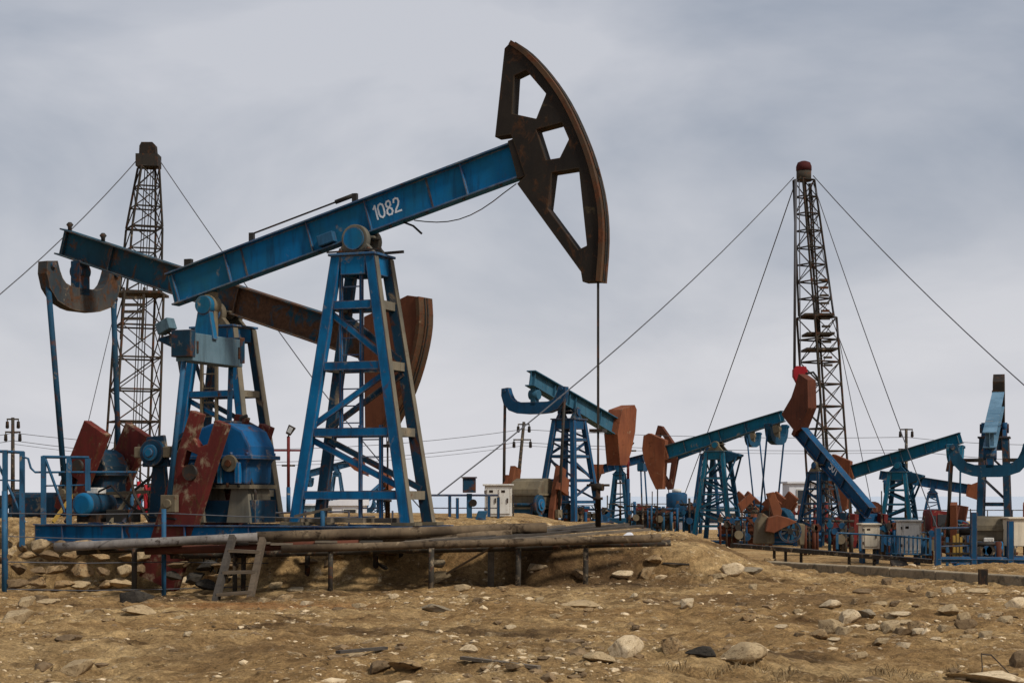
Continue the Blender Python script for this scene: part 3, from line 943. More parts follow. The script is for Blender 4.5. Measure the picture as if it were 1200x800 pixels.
# --- number 1082, the large unit in front
rimline = arcpts([(4.02, 2.54), (4.26, 2.23), (4.52, 1.72), (4.74, 1.09), (4.87, 0.38), (4.92, -0.26), (4.89, -0.94), (4.75, -1.60), (4.49, -2.33)], 3)
head1 = [(3.87, 2.47)] + rimline + [(4.18, -2.24), (4.20, -2.05), (3.43, -0.06), (3.62, 0.02), (3.56, 0.86), (3.24, 0.93)]
holes1 = [[(3.92, 1.90), (4.17, 1.92), (4.43, 1.36), (4.12, 0.98), (3.69, 1.24)],
          [(4.07, 0.78), (4.58, 0.73), (4.63, 0.39), (4.37, 0.12), (4.10, 0.17)],
          [(4.15, -0.10), (4.67, -0.20), (4.44, -1.62), (4.26, -1.64), (3.89, -0.71)]]
T1, H1, B1, E1 = pump('large blue pump jack numbered 1082 with dark frame head raised', (-2.93, 35.0, 6.68), -22, 1.15, 3.62, 4.40, 15.5, 0.70, 0.68, 0.28,
     head1, dict(type='box', u=3.55, drop=1.16, span=1.9, mat='grey_blue_paint', bmat='tan_grime', ball=-1),
     dict(bx=1.2, by=0.50, tx=0.36, ty=0.34, leg=(0.225, 0.15), levels=(0.55, 1.77, 3.05, 4.23), near=-1, edge='tan_edge', side='tan_edge', par=1, barh=0.165, brace=0.085, cap=0.40, topbrace=False,
          ladders=[(-0.30, -0.30, 0.14, 1.75, 5.0), (-0.42, 0.18, 0.62, 0.1, 1.9)]),
     dict(th=70, c=(-3.28, 1.0), up=1.15, dn=2.35, w=0.86, r=0.72, pinw=0.18, y=0.86, t=0.22, fork=True, pr=0.055, mat='crank_red'),
     dict(beam='blue_paint', tower='blue_tower_paint', tower2='dark_blue_paint', bearing='tan_edge', cap='blue_paint', pitman='rail_blue_paint', ladder='blue_tower_paint', skid='blue_tower_paint'),
     detail=1, gear=dict(x=-3.0, z=1.18, s=1.0, mat='grimy_blue', pmat='tan_edge', drum=(-4.3, 1.40, -0.75, 0.27)), motor=(-5.75, -0.62, 0.36, 0.24, 0.8),
     skid=(-7.0, 1.5, 0.95, 0.42), number=('1082', 0.40, -1, 0.27), wellhead=rimline.index((4.49, -2.33)) + 1, head_holes=holes1, head_th=0.32, head_mat='black_steel', rim=(1, 1 + len(rimline), 0.40, 'rim_steel'))
# long tie rod and lugs on the top flange of the beam
lug = MB()
for u in (-2.35, 0.05):
    p = Vector(B1(u, 0, 0.75))
    lug.box(p.x - 0.05, p.x + 0.05, -0.04, 0.04, p.z - 0.02, p.z + 0.18)
lug.tube([B1(-2.35, 0, 0.90), B1(0.05, 0, 0.90)], 0.018, 6)
lug.tube([B1(-0.35, 0, 0.90), B1(0.05, 0, 0.90)], 0.045, 8)
lug.build('tie_rod', 'oily_steel', T1)
MB().box(-4.02, -3.86, -0.05, 0.05, H1 - 0.34, H1 - 0.18).build('lug', 'oily_steel', T1)
MB(Matrix.Translation((0, 0, 0))).hexa([B1(u, y_, v_) for u, y_, v_ in ((-0.86, -0.19, 0.12), (-0.50, -0.19, 0.12), (-0.50, -0.012, 0.12), (-0.86, -0.012, 0.12), (-0.86, -0.19, 0.34), (-0.50, -0.19, 0.34), (-0.50, -0.012, 0.34), (-0.86, -0.012, 0.34))]).build('plate_box', 'rail_blue_paint', T1, 0.02)
# slack cable below the beam
cab = MB()
cp = [B1(3.35, 0.05, 0.0)]
for k_ in range(1, 9):
    s_ = k_ / 9
    p = Vector(B1(3.35 + (1.15 - 3.35) * s_, 0.05, 0.02))
    cp.append((p.x, p.y, p.z - 0.30 * math.sin(math.pi * s_)))
cp.append(B1(1.15, 0.05, 0.02))
cab.tube(cp, 0.011, 5)
cab.build('slack_cable', 'oily_steel', T1)
p = Vector(B1(0.95, 0, 0.04))
MB().tube([p, p + Vector((0.2, 0, -0.08)), p + Vector((0.38, 0, -0.24))], 0.022, 6).build('loose_hose', 'rubber', T1)
# cables bunched under the skid
for k_ in range(4):
    x0 = -2.9 + 0.14 * k_
    MB().tube([(x0, -1.0, -0.32), (x0 - 0.05, -1.03, -0.75), (x0 + 0.12, -1.05, -0.95 - 0.06 * k_), (x0 + 0.3, -1.02, -0.6), (x0 + 0.36, -1.0, -0.35)], 0.018, 5).build('hanging_cable', 'rubber', T1)

for k_ in range(10):
    u = -4.1 + 0.8 * k_
    if -0.4 < u < 0.5:
        continue
    MB().cyl(B1(u, -0.09, 0.05), B1(u, -0.09, 0.02), 0.028, 6).build('flange_bolt', 'oily_steel', T1)
# weld seams of the cover plates on the web
for u in (-2.62, 1.62):
    MB().hexa([B1(a_, y_, v_) for v_ in (0.10, 0.70) for a_, y_ in ((u - 0.02, -0.022), (u + 0.02, -0.022), (u + 0.02, -0.012), (u - 0.02, -0.012))]).build('weld_seam', 'dark_blue_paint', T1)
# drive-side odds and ends
kit = MB()
ringn = 26
kit.prism([(-3.85 + 0.72 * math.cos(2 * math.pi * i / ringn), 1.25 + 0.72 * math.sin(2 * math.pi * i / ringn)) for i in range(ringn)], 0.62, 0.74, 'y',
          [[(-3.85 + 0.60 * math.cos(-2 * math.pi * i / ringn), 1.25 + 0.60 * math.sin(-2 * math.pi * i / ringn)) for i in range(ringn)]])
kit.build('pulley_rim', 'black_steel', T1)
for i in range(6):
    an = math.pi / 3 * i + 0.2
    MB().bar((-3.85, 0.68, 1.25), (-3.85 + 0.62 * math.cos(an), 0.68, 1.25 + 0.62 * math.sin(an)), 0.05, 0.09, (0, 1, 0)).build('pulley_spoke', 'black_steel', T1)
for dz in (-0.5, 0.5):
    MB().tube([(-3.85, 0.68, 1.25 + dz * 1.35), (-5.75, 0.55, 0.36 + dz * 0.4)], 0.03, 6).build('drive_belt', 'rubber', T1)
MB().tube([(-4.3, -0.9, 0.05), (-4.62, -0.92, 0.55), (-4.75, -0.92, 1.05)], 0.03, 6).build('brake_lever', 'oily_steel', T1)
MB().prism([(-4.62, 1.12), (-4.52, 1.72), (-4.10, 1.76), (-3.98, 1.12)], -0.66, -0.58).build('brake_bracket', 'dark_blue_paint', T1, 0.02)
MB().box(-4.72, -4.55, -0.80, -0.66, 1.30, 1.52).build('brake_shoe', 'tan_grime', T1, 0.02)
MB().box(-4.05, -3.88, -0.80, -0.66, 1.30, 1.52).build('brake_shoe', 'tan_grime', T1, 0.02)
for x_ in (-3.45, -2.85, -2.45):
    MB().box(x_ - 0.05, x_ + 0.05, -0.62, -0.501, 0.78, 1.2).build('gearbox_rib', 'blue_paint', T1, 0.01)
MB().cyl((-2.62, -0.5, 1.18), (-2.62, -0.64, 1.18), 0.17, 18).build('shaft_cover', 'tan_grime', T1, 0.01)
MB().cyl((-2.62, -0.64, 1.18), (-2.62, -0.69, 1.18), 0.07, 12).build('shaft_cap', 'oily_steel', T1)
MB().box(-3.2, -2.8, -0.25, 0.2, 1.975, 2.04).build('inspection_cover', 'dark_blue_paint', T1, 0.01)
MB().tube([(-2.9, 0.3, 1.97), (-2.9, 0.3, 2.12), (-2.75, 0.3, 2.16)], 0.035, 8).build('breather', 'oily_steel', T1)
for x_ in (-3.55, -3.3, -3.0, -2.7, -2.45):
    MB().cyl((x_, -0.53, 0.71), (x_, -0.53, 0.80), 0.035, 8).build('foot_bolt', 'oily_steel', T1)
MB().tube([(-2.35, -0.3, 0.95), (-2.2, -0.32, 0.6), (-2.18, -0.34, 0.05)], 0.03, 6).build('oil_pipe', 'oily_steel', T1)
for x_ in (-4.9, -5.2, -6.3, -6.6):
    MB().bar((x_, -0.9, 0.0), (x_ + 0.12, -0.4, 0.55), 0.05, 0.06).build('guard_strut', random.choice(['tan_grime', 'dark_blue_paint', 'yellow_paint']), T1)
MB().bar((-6.75, -0.4, 0.55), (-4.6, -0.4, 0.62), 0.05, 0.06).build('guard_bar', 'tan_grime', T1)
MB().box(-5.35, -4.85, -0.85, -0.35, 0.0, 0.26).build('motor_rail', 'oily_steel', T1, 0.01)
MB().tube([(-5.6, -0.75, 0.62), (-5.2, -0.88, 0.75), (-4.8, -0.85, 0.35), (-4.3, -0.9, 0.12), (-3.6, -1.0, 0.08)], 0.022, 6).build('motor_cable', 'rubber', T1)
for x_, z_ in ((-1.25, 0.02), (-0.6, 0.02), (0.1, 0.02), (0.7, 0.02)):
    MB().box(x_ - 0.16, x_ + 0.2, -0.55, 0.3, z_, z_ + 0.09).build('loose_board', random.choice(['weathered_wood', 'dark_wood']), T1)
MB().bar((-1.1, -0.7, 0.14), (-0.35, -0.6, 0.30), 0.07, 0.05).build('loose_board', 'weathered_wood', T1)
for x_ in (0.26, 0.32, -0.28):
    MB().cyl((x_, -0.36, H1 - 0.31), (x_, -0.36, H1 - 0.2), 0.035, 8).build('bearing_bolt', 'oily_steel', T1)
MB().bar((-0.55, -0.42, H1 - 0.27), (0.62, -0.40, H1 - 0.25), 0.03, 0.03).build('hold_down_bar', 'oily_steel', T1)
MB().bar((0.45, 0.1, H1 - 0.27), (0.85, 0.1, H1 - 0.26), 0.05, 0.05).build('hold_down_bar', 'oily_steel', T1)

# --- the unit behind it on the left, tail up
rim2 = arcpts([(5.30, 1.76), (5.50, 1.2), (5.57, 0.5), (5.52, -0.3), (5.30, -1.18)], 3)
head2 = [(4.05, 0.98), (5.02, 1.72)] + rim2 + [(4.82, -1.36), (4.35, 0.05)]
T2, H2, B2, E2 = pump('rust-streaked pump jack with its tail raised, standing behind the numbered one', (-6.76, 42.0, 5.94), -30, 1.15, 4.3, 5.5, -17.6, 0.72, 0.66, 0.36,
     head2, dict(type='U', u=4.75, drop=0.72, span=2.2, thick=1.35, mat='rusty_tan', hw=1.0, bmat='dark_blue_paint', po=0.05),
     dict(bx=1.22, by=0.5, tx=0.52, ty=0.34, leg=(0.2, 0.16), levels=(0.6, 1.9, 2.9), near=-1, edge='tan_edge', side='tan_edge', barh=0.15, brace=0.08, cap=0.36,
          ladders=[(-0.40, -0.32, 0.12, 0.2, 3.9)]),
     dict(th=62, c=(-3.75, 1.25), up=1.05, dn=1.25, w=0.74, r=0.72, y=0.72, t=0.24, pr=0.07, mat='crank_red'),
     dict(beam='worn_beam_paint', tower='blue_tower_paint', tower2='dark_blue_paint', bearing='tan_grime', pitman='dark_blue_paint', skid='dark_blue_paint', ladder='tan_grime'),
     detail=1, gear=dict(x=-4.0, z=0.95, s=0.9, mat='dark_blue_paint', w=0.42), skid=(-6.2, 1.6, 0.8, 0.4), wellhead=1 + len(rim2), wedge=1.5, head_th=0.5, head_mat='rust_plate', rim=(2, 2 + len(rim2), 0.56, 'rim_steel'))
MB(Matrix.Translation((-1.45, -0.35, H2 - 0.25)) @ Matrix.Rotation(R(-22), 4, 'Y')).box(-0.2, 0.2, -0.14, 0.14, -0.14, 0.14).build('lamp', 'grey_blue_paint', T2, 0.02)
MB().bar((-1.4, -0.35, H2 - 0.4), (-0.7, -0.3, H2 - 0.75), 0.04, 0.04).build('lamp_arm', 'black_steel', T2)
for u, v_ in ((-5.35, 0.82), (-4.2, 0.82)):
    p = Vector(B2(u, 0, v_))
    MB().tube([p + Vector((0, 0, -0.1)), p, p + Vector((0, 0, 0.06)), p + Vector((0, 0, 0.12))], [0.05, 0.05, 0.09, 0.04], 8).build('grease_nipple', 'oily_steel', T2)
MB().box(-6.4, -4.85, -0.5, 0.5, 0.0, 0.62).build('belt_guard', 'dark_blue_paint', T2, 0.12)

# --- middle distance: tail end towards the camera
headC = [(4.12, 1.21), (5.3, 1.75), (5.55, 1.6), (5.62, 0.6), (5.42, -0.4), (5.15, -1.05), (4.5, -1.2), (3.95, 0.05)]
TC, HC, BC, EC = pump('blue pump jack seen from its tail with broad curved equalizer and tan gearbox', (2.39, 75.0, 5.20), 60, 0.62, 4.4, 3.5, -13.0, 0.78, 0.64, 0.42,
     headC, dict(type='U', u=3.05, drop=0.56, span=2.65, mat='navy_paint', bmat='slate_teal_paint', po=0.06),
     dict(bx=1.15, by=0.85, tx=0.45, ty=0.42, leg=(0.22, 0.2), levels=(0.8, 1.7, 2.7, 3.4), near=1, barh=0.12, brace=0.08),
     dict(th=72, c=(-3.0, 1.1), up=1.15, dn=1.3, w=0.55, r=0.8, y=1.05, t=0.22, pr=0.06, mat='brown_rust', weights=(0.1, 0.75)),
     dict(beam='slate_teal_paint', tower='navy_paint', tower2='navy_paint', bearing='dark_blue_paint', pitman='oily_steel'),
     gear=dict(x=-3.15, z=1.0, s=0.95, mat='tan_grime', pmat='slate_teal_paint', w=0.7, drum=(-4.2, 0.7, -0.9, 0.4)), skid=(-5.5, 2, 1.0, 0.4), wellhead=5, head_th=0.66)

# --- the teal unit with its head at the left
headD = [(2.65, 1.0), (3.45, 1.6), (3.76, 1.55), (4.02, 0.9), (4.05, 0.3), (3.95, -0.6), (3.80, -1.28), (3.45, -1.36), (2.95, 0.05)]
TD, HD, BD, ED = pump('teal pump jack with solid orange head lowered at the left end', (10.33, 90.0, 4.23), 150, -0.55, 2.9, 3.75, -15.2, 0.70, 0.56, 0.34,
     headD, dict(type='U', u=3.3, drop=0.62, span=2.2, thick=0.85, mat='teal_dark_paint', po=0.05),
     dict(bx=0.98, by=0.75, tx=0.42, ty=0.40, leg=(0.2, 0.17), levels=(0.7, 1.5, 2.3, 3.1), near=1, barh=0.1, brace=0.08, topbrace=True),
     dict(th=128, c=(-3.0, 1.35), up=1.15, dn=0.85, w=0.6, r=0.5, y=0.85, t=0.24, pr=0.045, mat='orange_rust', weights=(0.25, 0.9)),
     dict(beam='teal_paint', tower='teal_paint', tower2='teal_dark_paint', bearing='tan_grime', pitman='navy_paint'),
     gear=dict(x=-3.3, z=0.95, s=0.85, mat='teal_dark_paint', w=0.45), skid=(-5.2, 1.6, 0.9, 0.35), wellhead=6, wedge=True, head_th=0.4)

# --- the one straight behind it: open frame head
headZ = [(2.3, 0.9), (2.9, 2.6), (3.15, 2.75), (3.75, 1.9), (4.05, 1.1), (4.15, 0.3), (4.0, -0.7), (3.78, -1.7), (3.5, -1.76), (2.5, 0.05)]
holesZ = [[(2.75, 1.15), (3.1, 2.2), (3.5, 1.75), (3.65, 1.2)], [(2.95, 0.0), (3.55, -1.25), (3.75, -0.6), (3.85, 0.2)]]
pump('far pump jack with open red frame head just behind the teal one', (13.48, 122.0, 4.84), 150, -1.0, 2.6, 3.6, -17.5, 0.66, 0.56, 0.3,
     headZ, dict(type='U', u=3.3, drop=0.6, thick=0.85, span=2.1, mat='teal_dark_paint', po=0.05),
     dict(bx=1.1, by=0.8, tx=0.42, ty=0.40, leg=(0.2, 0.17), levels=(0.9, 1.9, 2.9, 3.9), near=1, barh=0.1, brace=0.08),
     dict(th=40, c=(-3.3, 1.9), up=1.35, dn=0.9, w=0.55, r=0.5, y=0.8, t=0.24, pr=0.05, mat='brown_rust'),
     dict(beam='teal_dark_paint', tower='navy_paint', bearing='tan_grime', pitman='navy_paint'),
     gear=dict(x=-3.4, z=1.4, s=0.85, mat='teal_dark_paint', w=0.45), wellhead=7, head_holes=holesZ, head_th=0.4, head_mat='dark_rust')

# --- number 501: steep navy beam, tail down towards the camera
headE = [(2.10, 0.6), (2.16, 1.81), (3.0, 2.85), (3.75, 2.7), (3.62, 1.95), (3.56, 1.46), (3.72, 0.36), (2.3, 0.30)]
pump('navy pump jack numbered 501, beam sloping steeply down to the right', (14.65, 85.0, 3.12), 118, -0.8, 2.45, 4.25, 36.6, 0.66, 0.62, 0.40,
     headE, dict(type='box', u=3.6, drop=0.45, span=1.9, mat='navy_paint'),
     dict(bx=0.95, by=0.80, tx=0.36, ty=0.40, leg=(0.18, 0.17), levels=(0.7, 1.4, 2.1, 2.8), near=1, barh=0.1, brace=0.08),
     dict(th=95, c=(-3.4, 0.75), up=0.9, dn=0.6, w=0.5, r=0.3, y=0.85, t=0.22, pr=0.05, mat='red_paint'),
     dict(beam='navy_paint', tower='navy_paint', tower2='dark_blue_paint', bearing='tan_grime', pitman='navy_paint'),
     gear=dict(x=-3.5, z=0.7, s=0.75, mat='navy_paint', w=0.45), number=('501', -0.55, 1, 0.42), wellhead=False, head_th=0.5, head_mat='dark_rust')

# --- teal unit at the right with its tail up
headF = [(2.26, 0.9), (3.0, 1.5), (3.22, 1.45), (3.5, 0.9), (3.62, 0.1), (3.6, -0.7), (3.50, -1.35), (3.1, -1.3), (2.56, 0.0)]
TF, HF, BF, EF = pump('teal pump jack with orange head beside the white cabinets', (19.02, 88.0, 3.17), 152, -0.85, 2.5, 3.3, -16.6, 0.66, 0.54, 0.34,
     headF, dict(type='U', u=2.9, drop=0.58, thick=0.9, span=2.1, mat='teal_paint', po=0.03),
     dict(bx=0.85, by=0.72, tx=0.36, ty=0.36, leg=(0.2, 0.17), levels=(0.7, 1.4, 2.1, 2.8), near=1, barh=0.1, brace=0.08, topbrace=True),
     dict(th=100, c=(-2.75, 1.1), up=0.95, dn=0.7, w=0.5, r=0.45, y=0.85, t=0.24, pr=0.045, mat='dark_rust'),
     dict(beam='teal_paint', tower='teal_paint', tower2='teal_dark_paint', bearing='teal_dark_paint', pitman='teal_dark_paint'),
     gear=dict(x=-2.9, z=0.75, s=0.75, mat='teal_dark_paint', w=0.45), skid=(-4.6, 1.4, 0.85, 0.3), wellhead=6, wedge=True, head_th=0.45)

# --- far right, seen almost end-on
headG = [(4.35, 0.5), (4.4, 0.95), (5.1, 1.12), (5.3, 0.7), (5.25, 0.0), (5.05, -1.2), (4.7, -1.3), (4.35, -0.05)]
TG, HG, BG, EG = pump('pump jack seen end-on at the right edge, wide curved equalizer in front', (16.15, 60.0, 3.95), 73, -0.3, 4.4, 4.3, 11.4, 0.55, 0.50, 0.42,
     headG, dict(type='U', u=3.95, drop=0.56, span=2.25, thick=0.9, mat='teal_dark_paint', bmat='navy_paint', po=0.02),
     dict(bx=0.9, by=0.48, tx=0.5, ty=0.36, leg=(0.24, 0.22), levels=(1.7, 2.7), near=1, barh=0.12, brace=0.06),
     dict(th=100, c=(-3.9, 0.85), up=0.9, dn=0.7, w=0.55, r=0.4, y=1.1, t=0.2, pr=0.055, mat='brown_rust'),
     dict(beam='pale_blue_paint', tower='dark_blue_paint', bearing='navy_paint', pitman='oily_steel'),
     gear=dict(x=-3.9, z=0.85, s=0.62, mat='tan_grime', pmat='teal_dark_paint', w=0.42), motor=(-5.2, 0.0, 0.35, 0.24, 0.7), skid=(-6.2, 1.2, 1.0, 0.35), wellhead=False, head_th=0.40, head_mat='black_steel')


for yy, mt in ((-0.62, 'oily_steel'), (0.62, 'oily_steel')):
    MB().bar((-1.2, yy * 0.5, 3.15), (-1.2, yy * 2.1, 3.15), 0.1, 0.12).build('platform_arm', mt, TG)
MB().tube([(-1.2, 1.3, 3.15), (-1.35, 1.42, 3.05), (-1.5, 1.45, 2.8)], 0.05, 6).build('platform_arm', 'oily_steel', TG)

# --- small far ones
simple_tower = dict(bx=0.95, by=0.7, tx=0.3, ty=0.35, leg=(0.2, 0.2), levels=(0.6, 1.2, 1.8, 2.4, 3.0), near=1, barh=0.1, brace=0.06)
pump('far blue pump jack with triangular orange head, behind the red truck', (35.2, 150.0, 2.2), -15, -1.3, 2.9, 4.5, -9.6, 0.85, 0.75, 0.4,
     [(2.75, -0.1), (3.0, 0.9), (3.75, 1.35), (4.1, 0.6), (4.1, -0.35)], dict(type='U', u=3.9, drop=0.6, span=1.9, mat='navy_paint'), dict(simple_tower, near=-1),
     None, dict(beam='navy_paint', tower='navy_paint'), wellhead=4, head_th=0.45)
pump('far blue pump jack with orange cut-out head, between tan gearbox and teal unit', (7.80, 130.0, 3.55), 165, -1.2, 1.3, 2.0, -14.4, 0.62, 0.58, 0.35,
     [(1.0, 0.65), (1.7, 0.85), (1.95, 0.2), (2.02, -0.45), (1.78, -0.5)], dict(type='box', u=1.75, drop=0.35, span=1.6, mat='navy_paint'), dict(simple_tower, bx=0.75),
     dict(th=95, c=(-1.9, 1.1), up=1.1, dn=0.6, w=0.5, r=0.1, y=0.8, t=0.25, pr=0.06, mat='orange_rust'),
     dict(beam='navy_paint', tower='teal_dark_paint', pitman='navy_paint'), gear=dict(x=-2.2, z=0.8, s=0.7, mat='teal_paint', w=0.5, drum=(-2.9, 0.5, 0.9, 0.3)), skid=(-6.0, 3.0, 1.2, 0.4), wellhead=False, head_th=0.5)
pump('tiny far blue pump jack seen through the legs of the numbered tower', (-20.5, 210.0, 4.6), -10, -1.2, 1.9, 4.3, 14.2, 0.85, 0.8, 0.45,
     [(1.5, 0.9), (3.1, 1.0), (3.4, 0.2), (3.5, -1.6), (2.1, -0.5), (1.7, 0.1)], dict(type='U', u=3.4, drop=0.7, span=2.2, mat='teal_dark_paint'), dict(simple_tower, near=-1, bx=1.1),
     None, dict(beam='rail_blue_paint', tower='rail_blue_paint'), wellhead=False, head_th=0.6, head_mat='brown_rust')
pump('tiny far blue pump jack with upright orange head, seen under the numbered beam', (-14.1, 190.0, 2.0), 60, -1.2, 1.2, 3.0, 26, 0.7, 0.6, 0.45,
     [(1.1, -0.4), (1.1, 1.7), (1.6, 1.9), (2.3, 1.2), (2.5, 0.2), (2.3, -0.6)], dict(type='U', u=2.6, drop=0.6, span=2.0, mat='rail_blue_paint'), dict(simple_tower, near=1, bx=0.8, levels=(0.8, 1.6, 2.4)),
     None, dict(beam='rail_blue_paint', tower='rail_blue_paint'), wellhead=False, head_th=0.7)

# ------------------------------------------------------------------ derricks with guy wires
def lattice(T, name, A, Bt, w0, w1, n, yaw, mat, r, face_skip=()):
    A, Bt = Vector(A), Vector(Bt)
    ca, sa = math.cos(R(yaw)), math.sin(R(yaw))
    def c(i, t_):
        w_ = (w0 + (w1 - w0) * t_) / 2
        dx, dy = ((-1, -1), (1, -1), (1, 1), (-1, 1))[i % 4]
        o = A.lerp(Bt, t_)
        return o + Vector(((dx * ca - dy * sa) * w_, (dx * sa + dy * ca) * w_, 0))
    for i in range(4):
        MB().tube([c(i, 0), c(i, 1)], r * 1.45, 6).build('leg', mat, T)
    for k_ in range(n + 1):
        t_ = k_ / n
        for i in range(4):
            MB().tube([c(i, t_), c(i + 1, t_)], r, 4).build('horizontal_bar', mat, T)
        if k_ < n:
            for i in range(4):
                if i in face_skip:
                    continue
                t2 = (k_ + 1) / n
                p, q = (c(i, t_), c(i + 1, t2)) if (k_ + i) % 2 else (c(i + 1, t_), c(i, t2))
                MB().tube([p, q], r * 0.75, 4).build('brace', mat, T)
                if i in (0, 1):
                    p, q = (c(i + 1, t_), c(i, t2)) if (k_ + i) % 2 else (c(i, t_), c(i + 1, t2))
                    MB().tube([p, q], r * 0.6, 4).build('brace', mat, T)
    return c
def rel(px, py, Y, base):
    return at(px, py, Y) - base

dl_base = at(152, 610, 90); dl_base.z = tz(dl_base.x, 90)
DL = thing('oil_derrick', 'dark lattice derrick rising behind the raised tail at the left', 'derrick', dl_base, 0, 'lattice derricks')
rr = lambda x, y, Y=90: rel(x, y, Y, dl_base)
b0 = rr(151, 610); b0.z = 0
lattice(DL, 'lower', b0, rr(164, 345), 2.3, 1.95, 7, 24, 'derrick_worn', 0.045)
c_ = lattice(DL, 'middle', rr(164.5, 343), rr(169, 268), 1.72, 1.50, 3, 24, 'derrick_steel', 0.042)
lattice(DL, 'upper', rr(169, 267), rr(174, 196), 1.50, 0.88, 3, 24, 'derrick_steel', 0.042)
p = rr(174, 187)
MB().box(p.x - 0.55, p.x + 0.55, p.y - 0.5, p.y + 0.5, p.z - 0.40, p.z + 0.22).build('crown_frame', 'derrick_steel', DL)
p = rr(174, 178)
MB().prism([(p.x - 0.42, p.z - 0.18), (p.x + 0.42, p.z - 0.18), (p.x + 0.38, p.z + 0.30), (p.x + 0.25, p.z + 0.44), (p.x - 0.3, p.z + 0.44), (p.x - 0.4, p.z + 0.25)], p.y - 0.3, p.y + 0.3).build('crown_block', 'black_steel', DL)
# monkey board and ladder frame
for py in (345, 352, 360, 368, 376):
    q0, q1 = rr(151, py), rr(175, py)
    MB().bar(q0 + Vector((0, -1.2, 0)), q1 + Vector((0, -1.2, 0)), 0.1, 0.14).build('platform_slat', 'derrick_worn', DL)
for px in (151, 175):
    MB().bar(rr(px, 340) + Vector((0, -1.2, 0)), rr(px - 3, 400) + Vector((0, -1.2, 0)), 0.12, 0.12).build('platform_post', 'derrick_worn', DL)
MB().box(*(lambda p_: (p_.x - 1.25, p_.x + 1.25, p_.y - 1.3, p_.y + 1.1, p_.z - 0.06, p_.z + 0.06))(rr(164, 345))).build('platform_frame', 'derrick_worn', DL)
for px, w_ in ((168, 0.025), (171, 0.025), (175, 0.02), (178, 0.03)):
    MB().tube([rr(px + 2, 195), rr(px - 6, 345), rr(px - 16, 600)], w_, 5).build('hoist_line', 'derrick_steel', DL)

dr_base = at(975, 610, 97); dr_base.z = tz(dr_base.x, 97)
DR = thing('oil_derrick', 'dark lattice derrick with red crown at the right', 'derrick', dr_base, 0, 'lattice derricks')
rr2 = lambda x, y, Y=97: rel(x, y, Y, dr_base)
b0 = rr2(975, 610); b0.z = 0
lattice(DR, 'lower', b0, rr2(957, 372), 1.60, 1.50, 10, 30, 'derrick_worn', 0.045)
lattice(DR, 'upper', rr2(956.5, 370), rr2(942, 211), 1.32, 0.80, 8, 30, 'derrick_steel', 0.042)
p = rr2(942, 205)
MB().cyl(p + Vector((0, 0, -0.35)), p + Vector((0, 0, 0.22)), 0.40, 14).build('crown_frame', 'derrick_worn', DR)
MB().tube([p + Vector((0, 0, 0.22)), p + Vector((0, 0, 0.45)), p + Vector((0, 0, 0.66)), p + Vector((0, 0, 0.74))], [0.42, 0.42, 0.34, 0.14], 14).build('crown_block', 'crown_red', DR)
for px0, px1, w_ in ((951, 963, 0.05), (953, 966, 0.05)):
    MB().tube([rr2(px0 - 3, 215), rr2(px1 - 6, 372), rr2(px1 + 6, 600)], w_, 6).build('hoist_line', 'derrick_steel', DR)
for py in range(330, 430, 9):
    cx_ = 962 + (py - 330) * 0.055
    MB().bar(rr2(cx_ - 5, py) + Vector((0, -0.8, 0)), rr2(cx_ + 5, py) + Vector((0, -0.8, 0)), 0.1, 0.12).build('ladder_rung', 'derrick_worn', DR)
for py, w_ in ((370, 17), (392, 16), (410, 18)):
    pc = rr2(957 + (py - 370) * 0.075, py)
    MB().box(pc.x - w_ / 21.6, pc.x + w_ / 21.6, pc.y - 0.95, pc.y + 0.95, pc.z - 0.06, pc.z + 0.06).build('platform_frame', 'derrick_worn', DR)
MB().tube([rr2(932.5, 210, 94), rr2(931, 432, 94)], 0.075, 8).build('hoist_cable', 'wire_steel', DR)
MB().tube([rr2(936.5, 212, 94), rr2(938, 432, 94)], 0.03, 6).build('hoist_cable', 'wire_steel', DR)
p = rr2(937, 440, 94)
MB().prism([(p.x - 0.36, p.z + 0.30), (p.x - 0.2, p.z + 0.5), (p.x + 0.32, p.z + 0.46), (p.x + 0.42, p.z + 0.1), (p.x + 0.2, p.z - 0.5), (p.x - 0.12, p.z - 0.5), (p.x - 0.36, p.z - 0.05)], p.y - 0.22, p.y + 0.22).build('travelling_block', 'bright_red_paint', DR, 0.03)
MB().tube([rr2(944, 438, 93), rr2(953, 436, 93), rr2(959, 444, 93), rr2(962, 470, 93), rr2(957, 500, 93), rr2(951, 530, 93)], 0.06, 8).build('hose', 'rubber', DR)

def wire(name, label, cat, pts, r, sag=0.0, group=None, n=10):
    pts = [Vector(p) for p in pts]
    out = []
    for i in range(len(pts) - 1):
        for k_ in range(n):
            s_ = k_ / n
            q = pts[i].lerp(pts[i + 1], s_)
            q.z -= sag * 4 * s_ * (1 - s_)
            out.append(q)
    out.append(pts[-1])
    o = MB().tube(out, r, 5).build(name, 'wire_steel', None)
    return tag(o, label, cat, group)
def gnd(px, Y, py=None):
    p = at(px, 600, Y)
    return Vector((p.x, p.y, tz(p.x, p.y)))
tl, trr = at(162, 186, 90), at(187, 188, 90)
wire('guy_wire', 'guy wire from the left derrick top to the left frame edge', 'guy wire', [tl, at(-90, 415, 70)], 0.026, 0.5, 'guy wires of the derricks')
wire('guy_wire', 'guy wire from the left derrick top down behind the numbered beam', 'guy wire', [trr, at(370, 448, 76), Vector((gnd(500, 62).x, 62, tz(gnd(500, 62).x, 62)))], 0.024, 0.1, 'guy wires of the derricks')
wire('guy_wire', 'guy wire beside the left derrick, running down behind the red crank', 'guy wire', [at(138, 350, 90), at(102, 500, 84), at(78, 606, 80)], 0.02, 0, 'guy wires of the derricks')
t2 = at(930, 208, 97)
wire('guy_wire', 'longest guy wire, from the right derrick top past the middle pump jack', 'guy wire', [t2, at(512, 580, 58)], 0.026, 0.6, 'guy wires of the derricks')
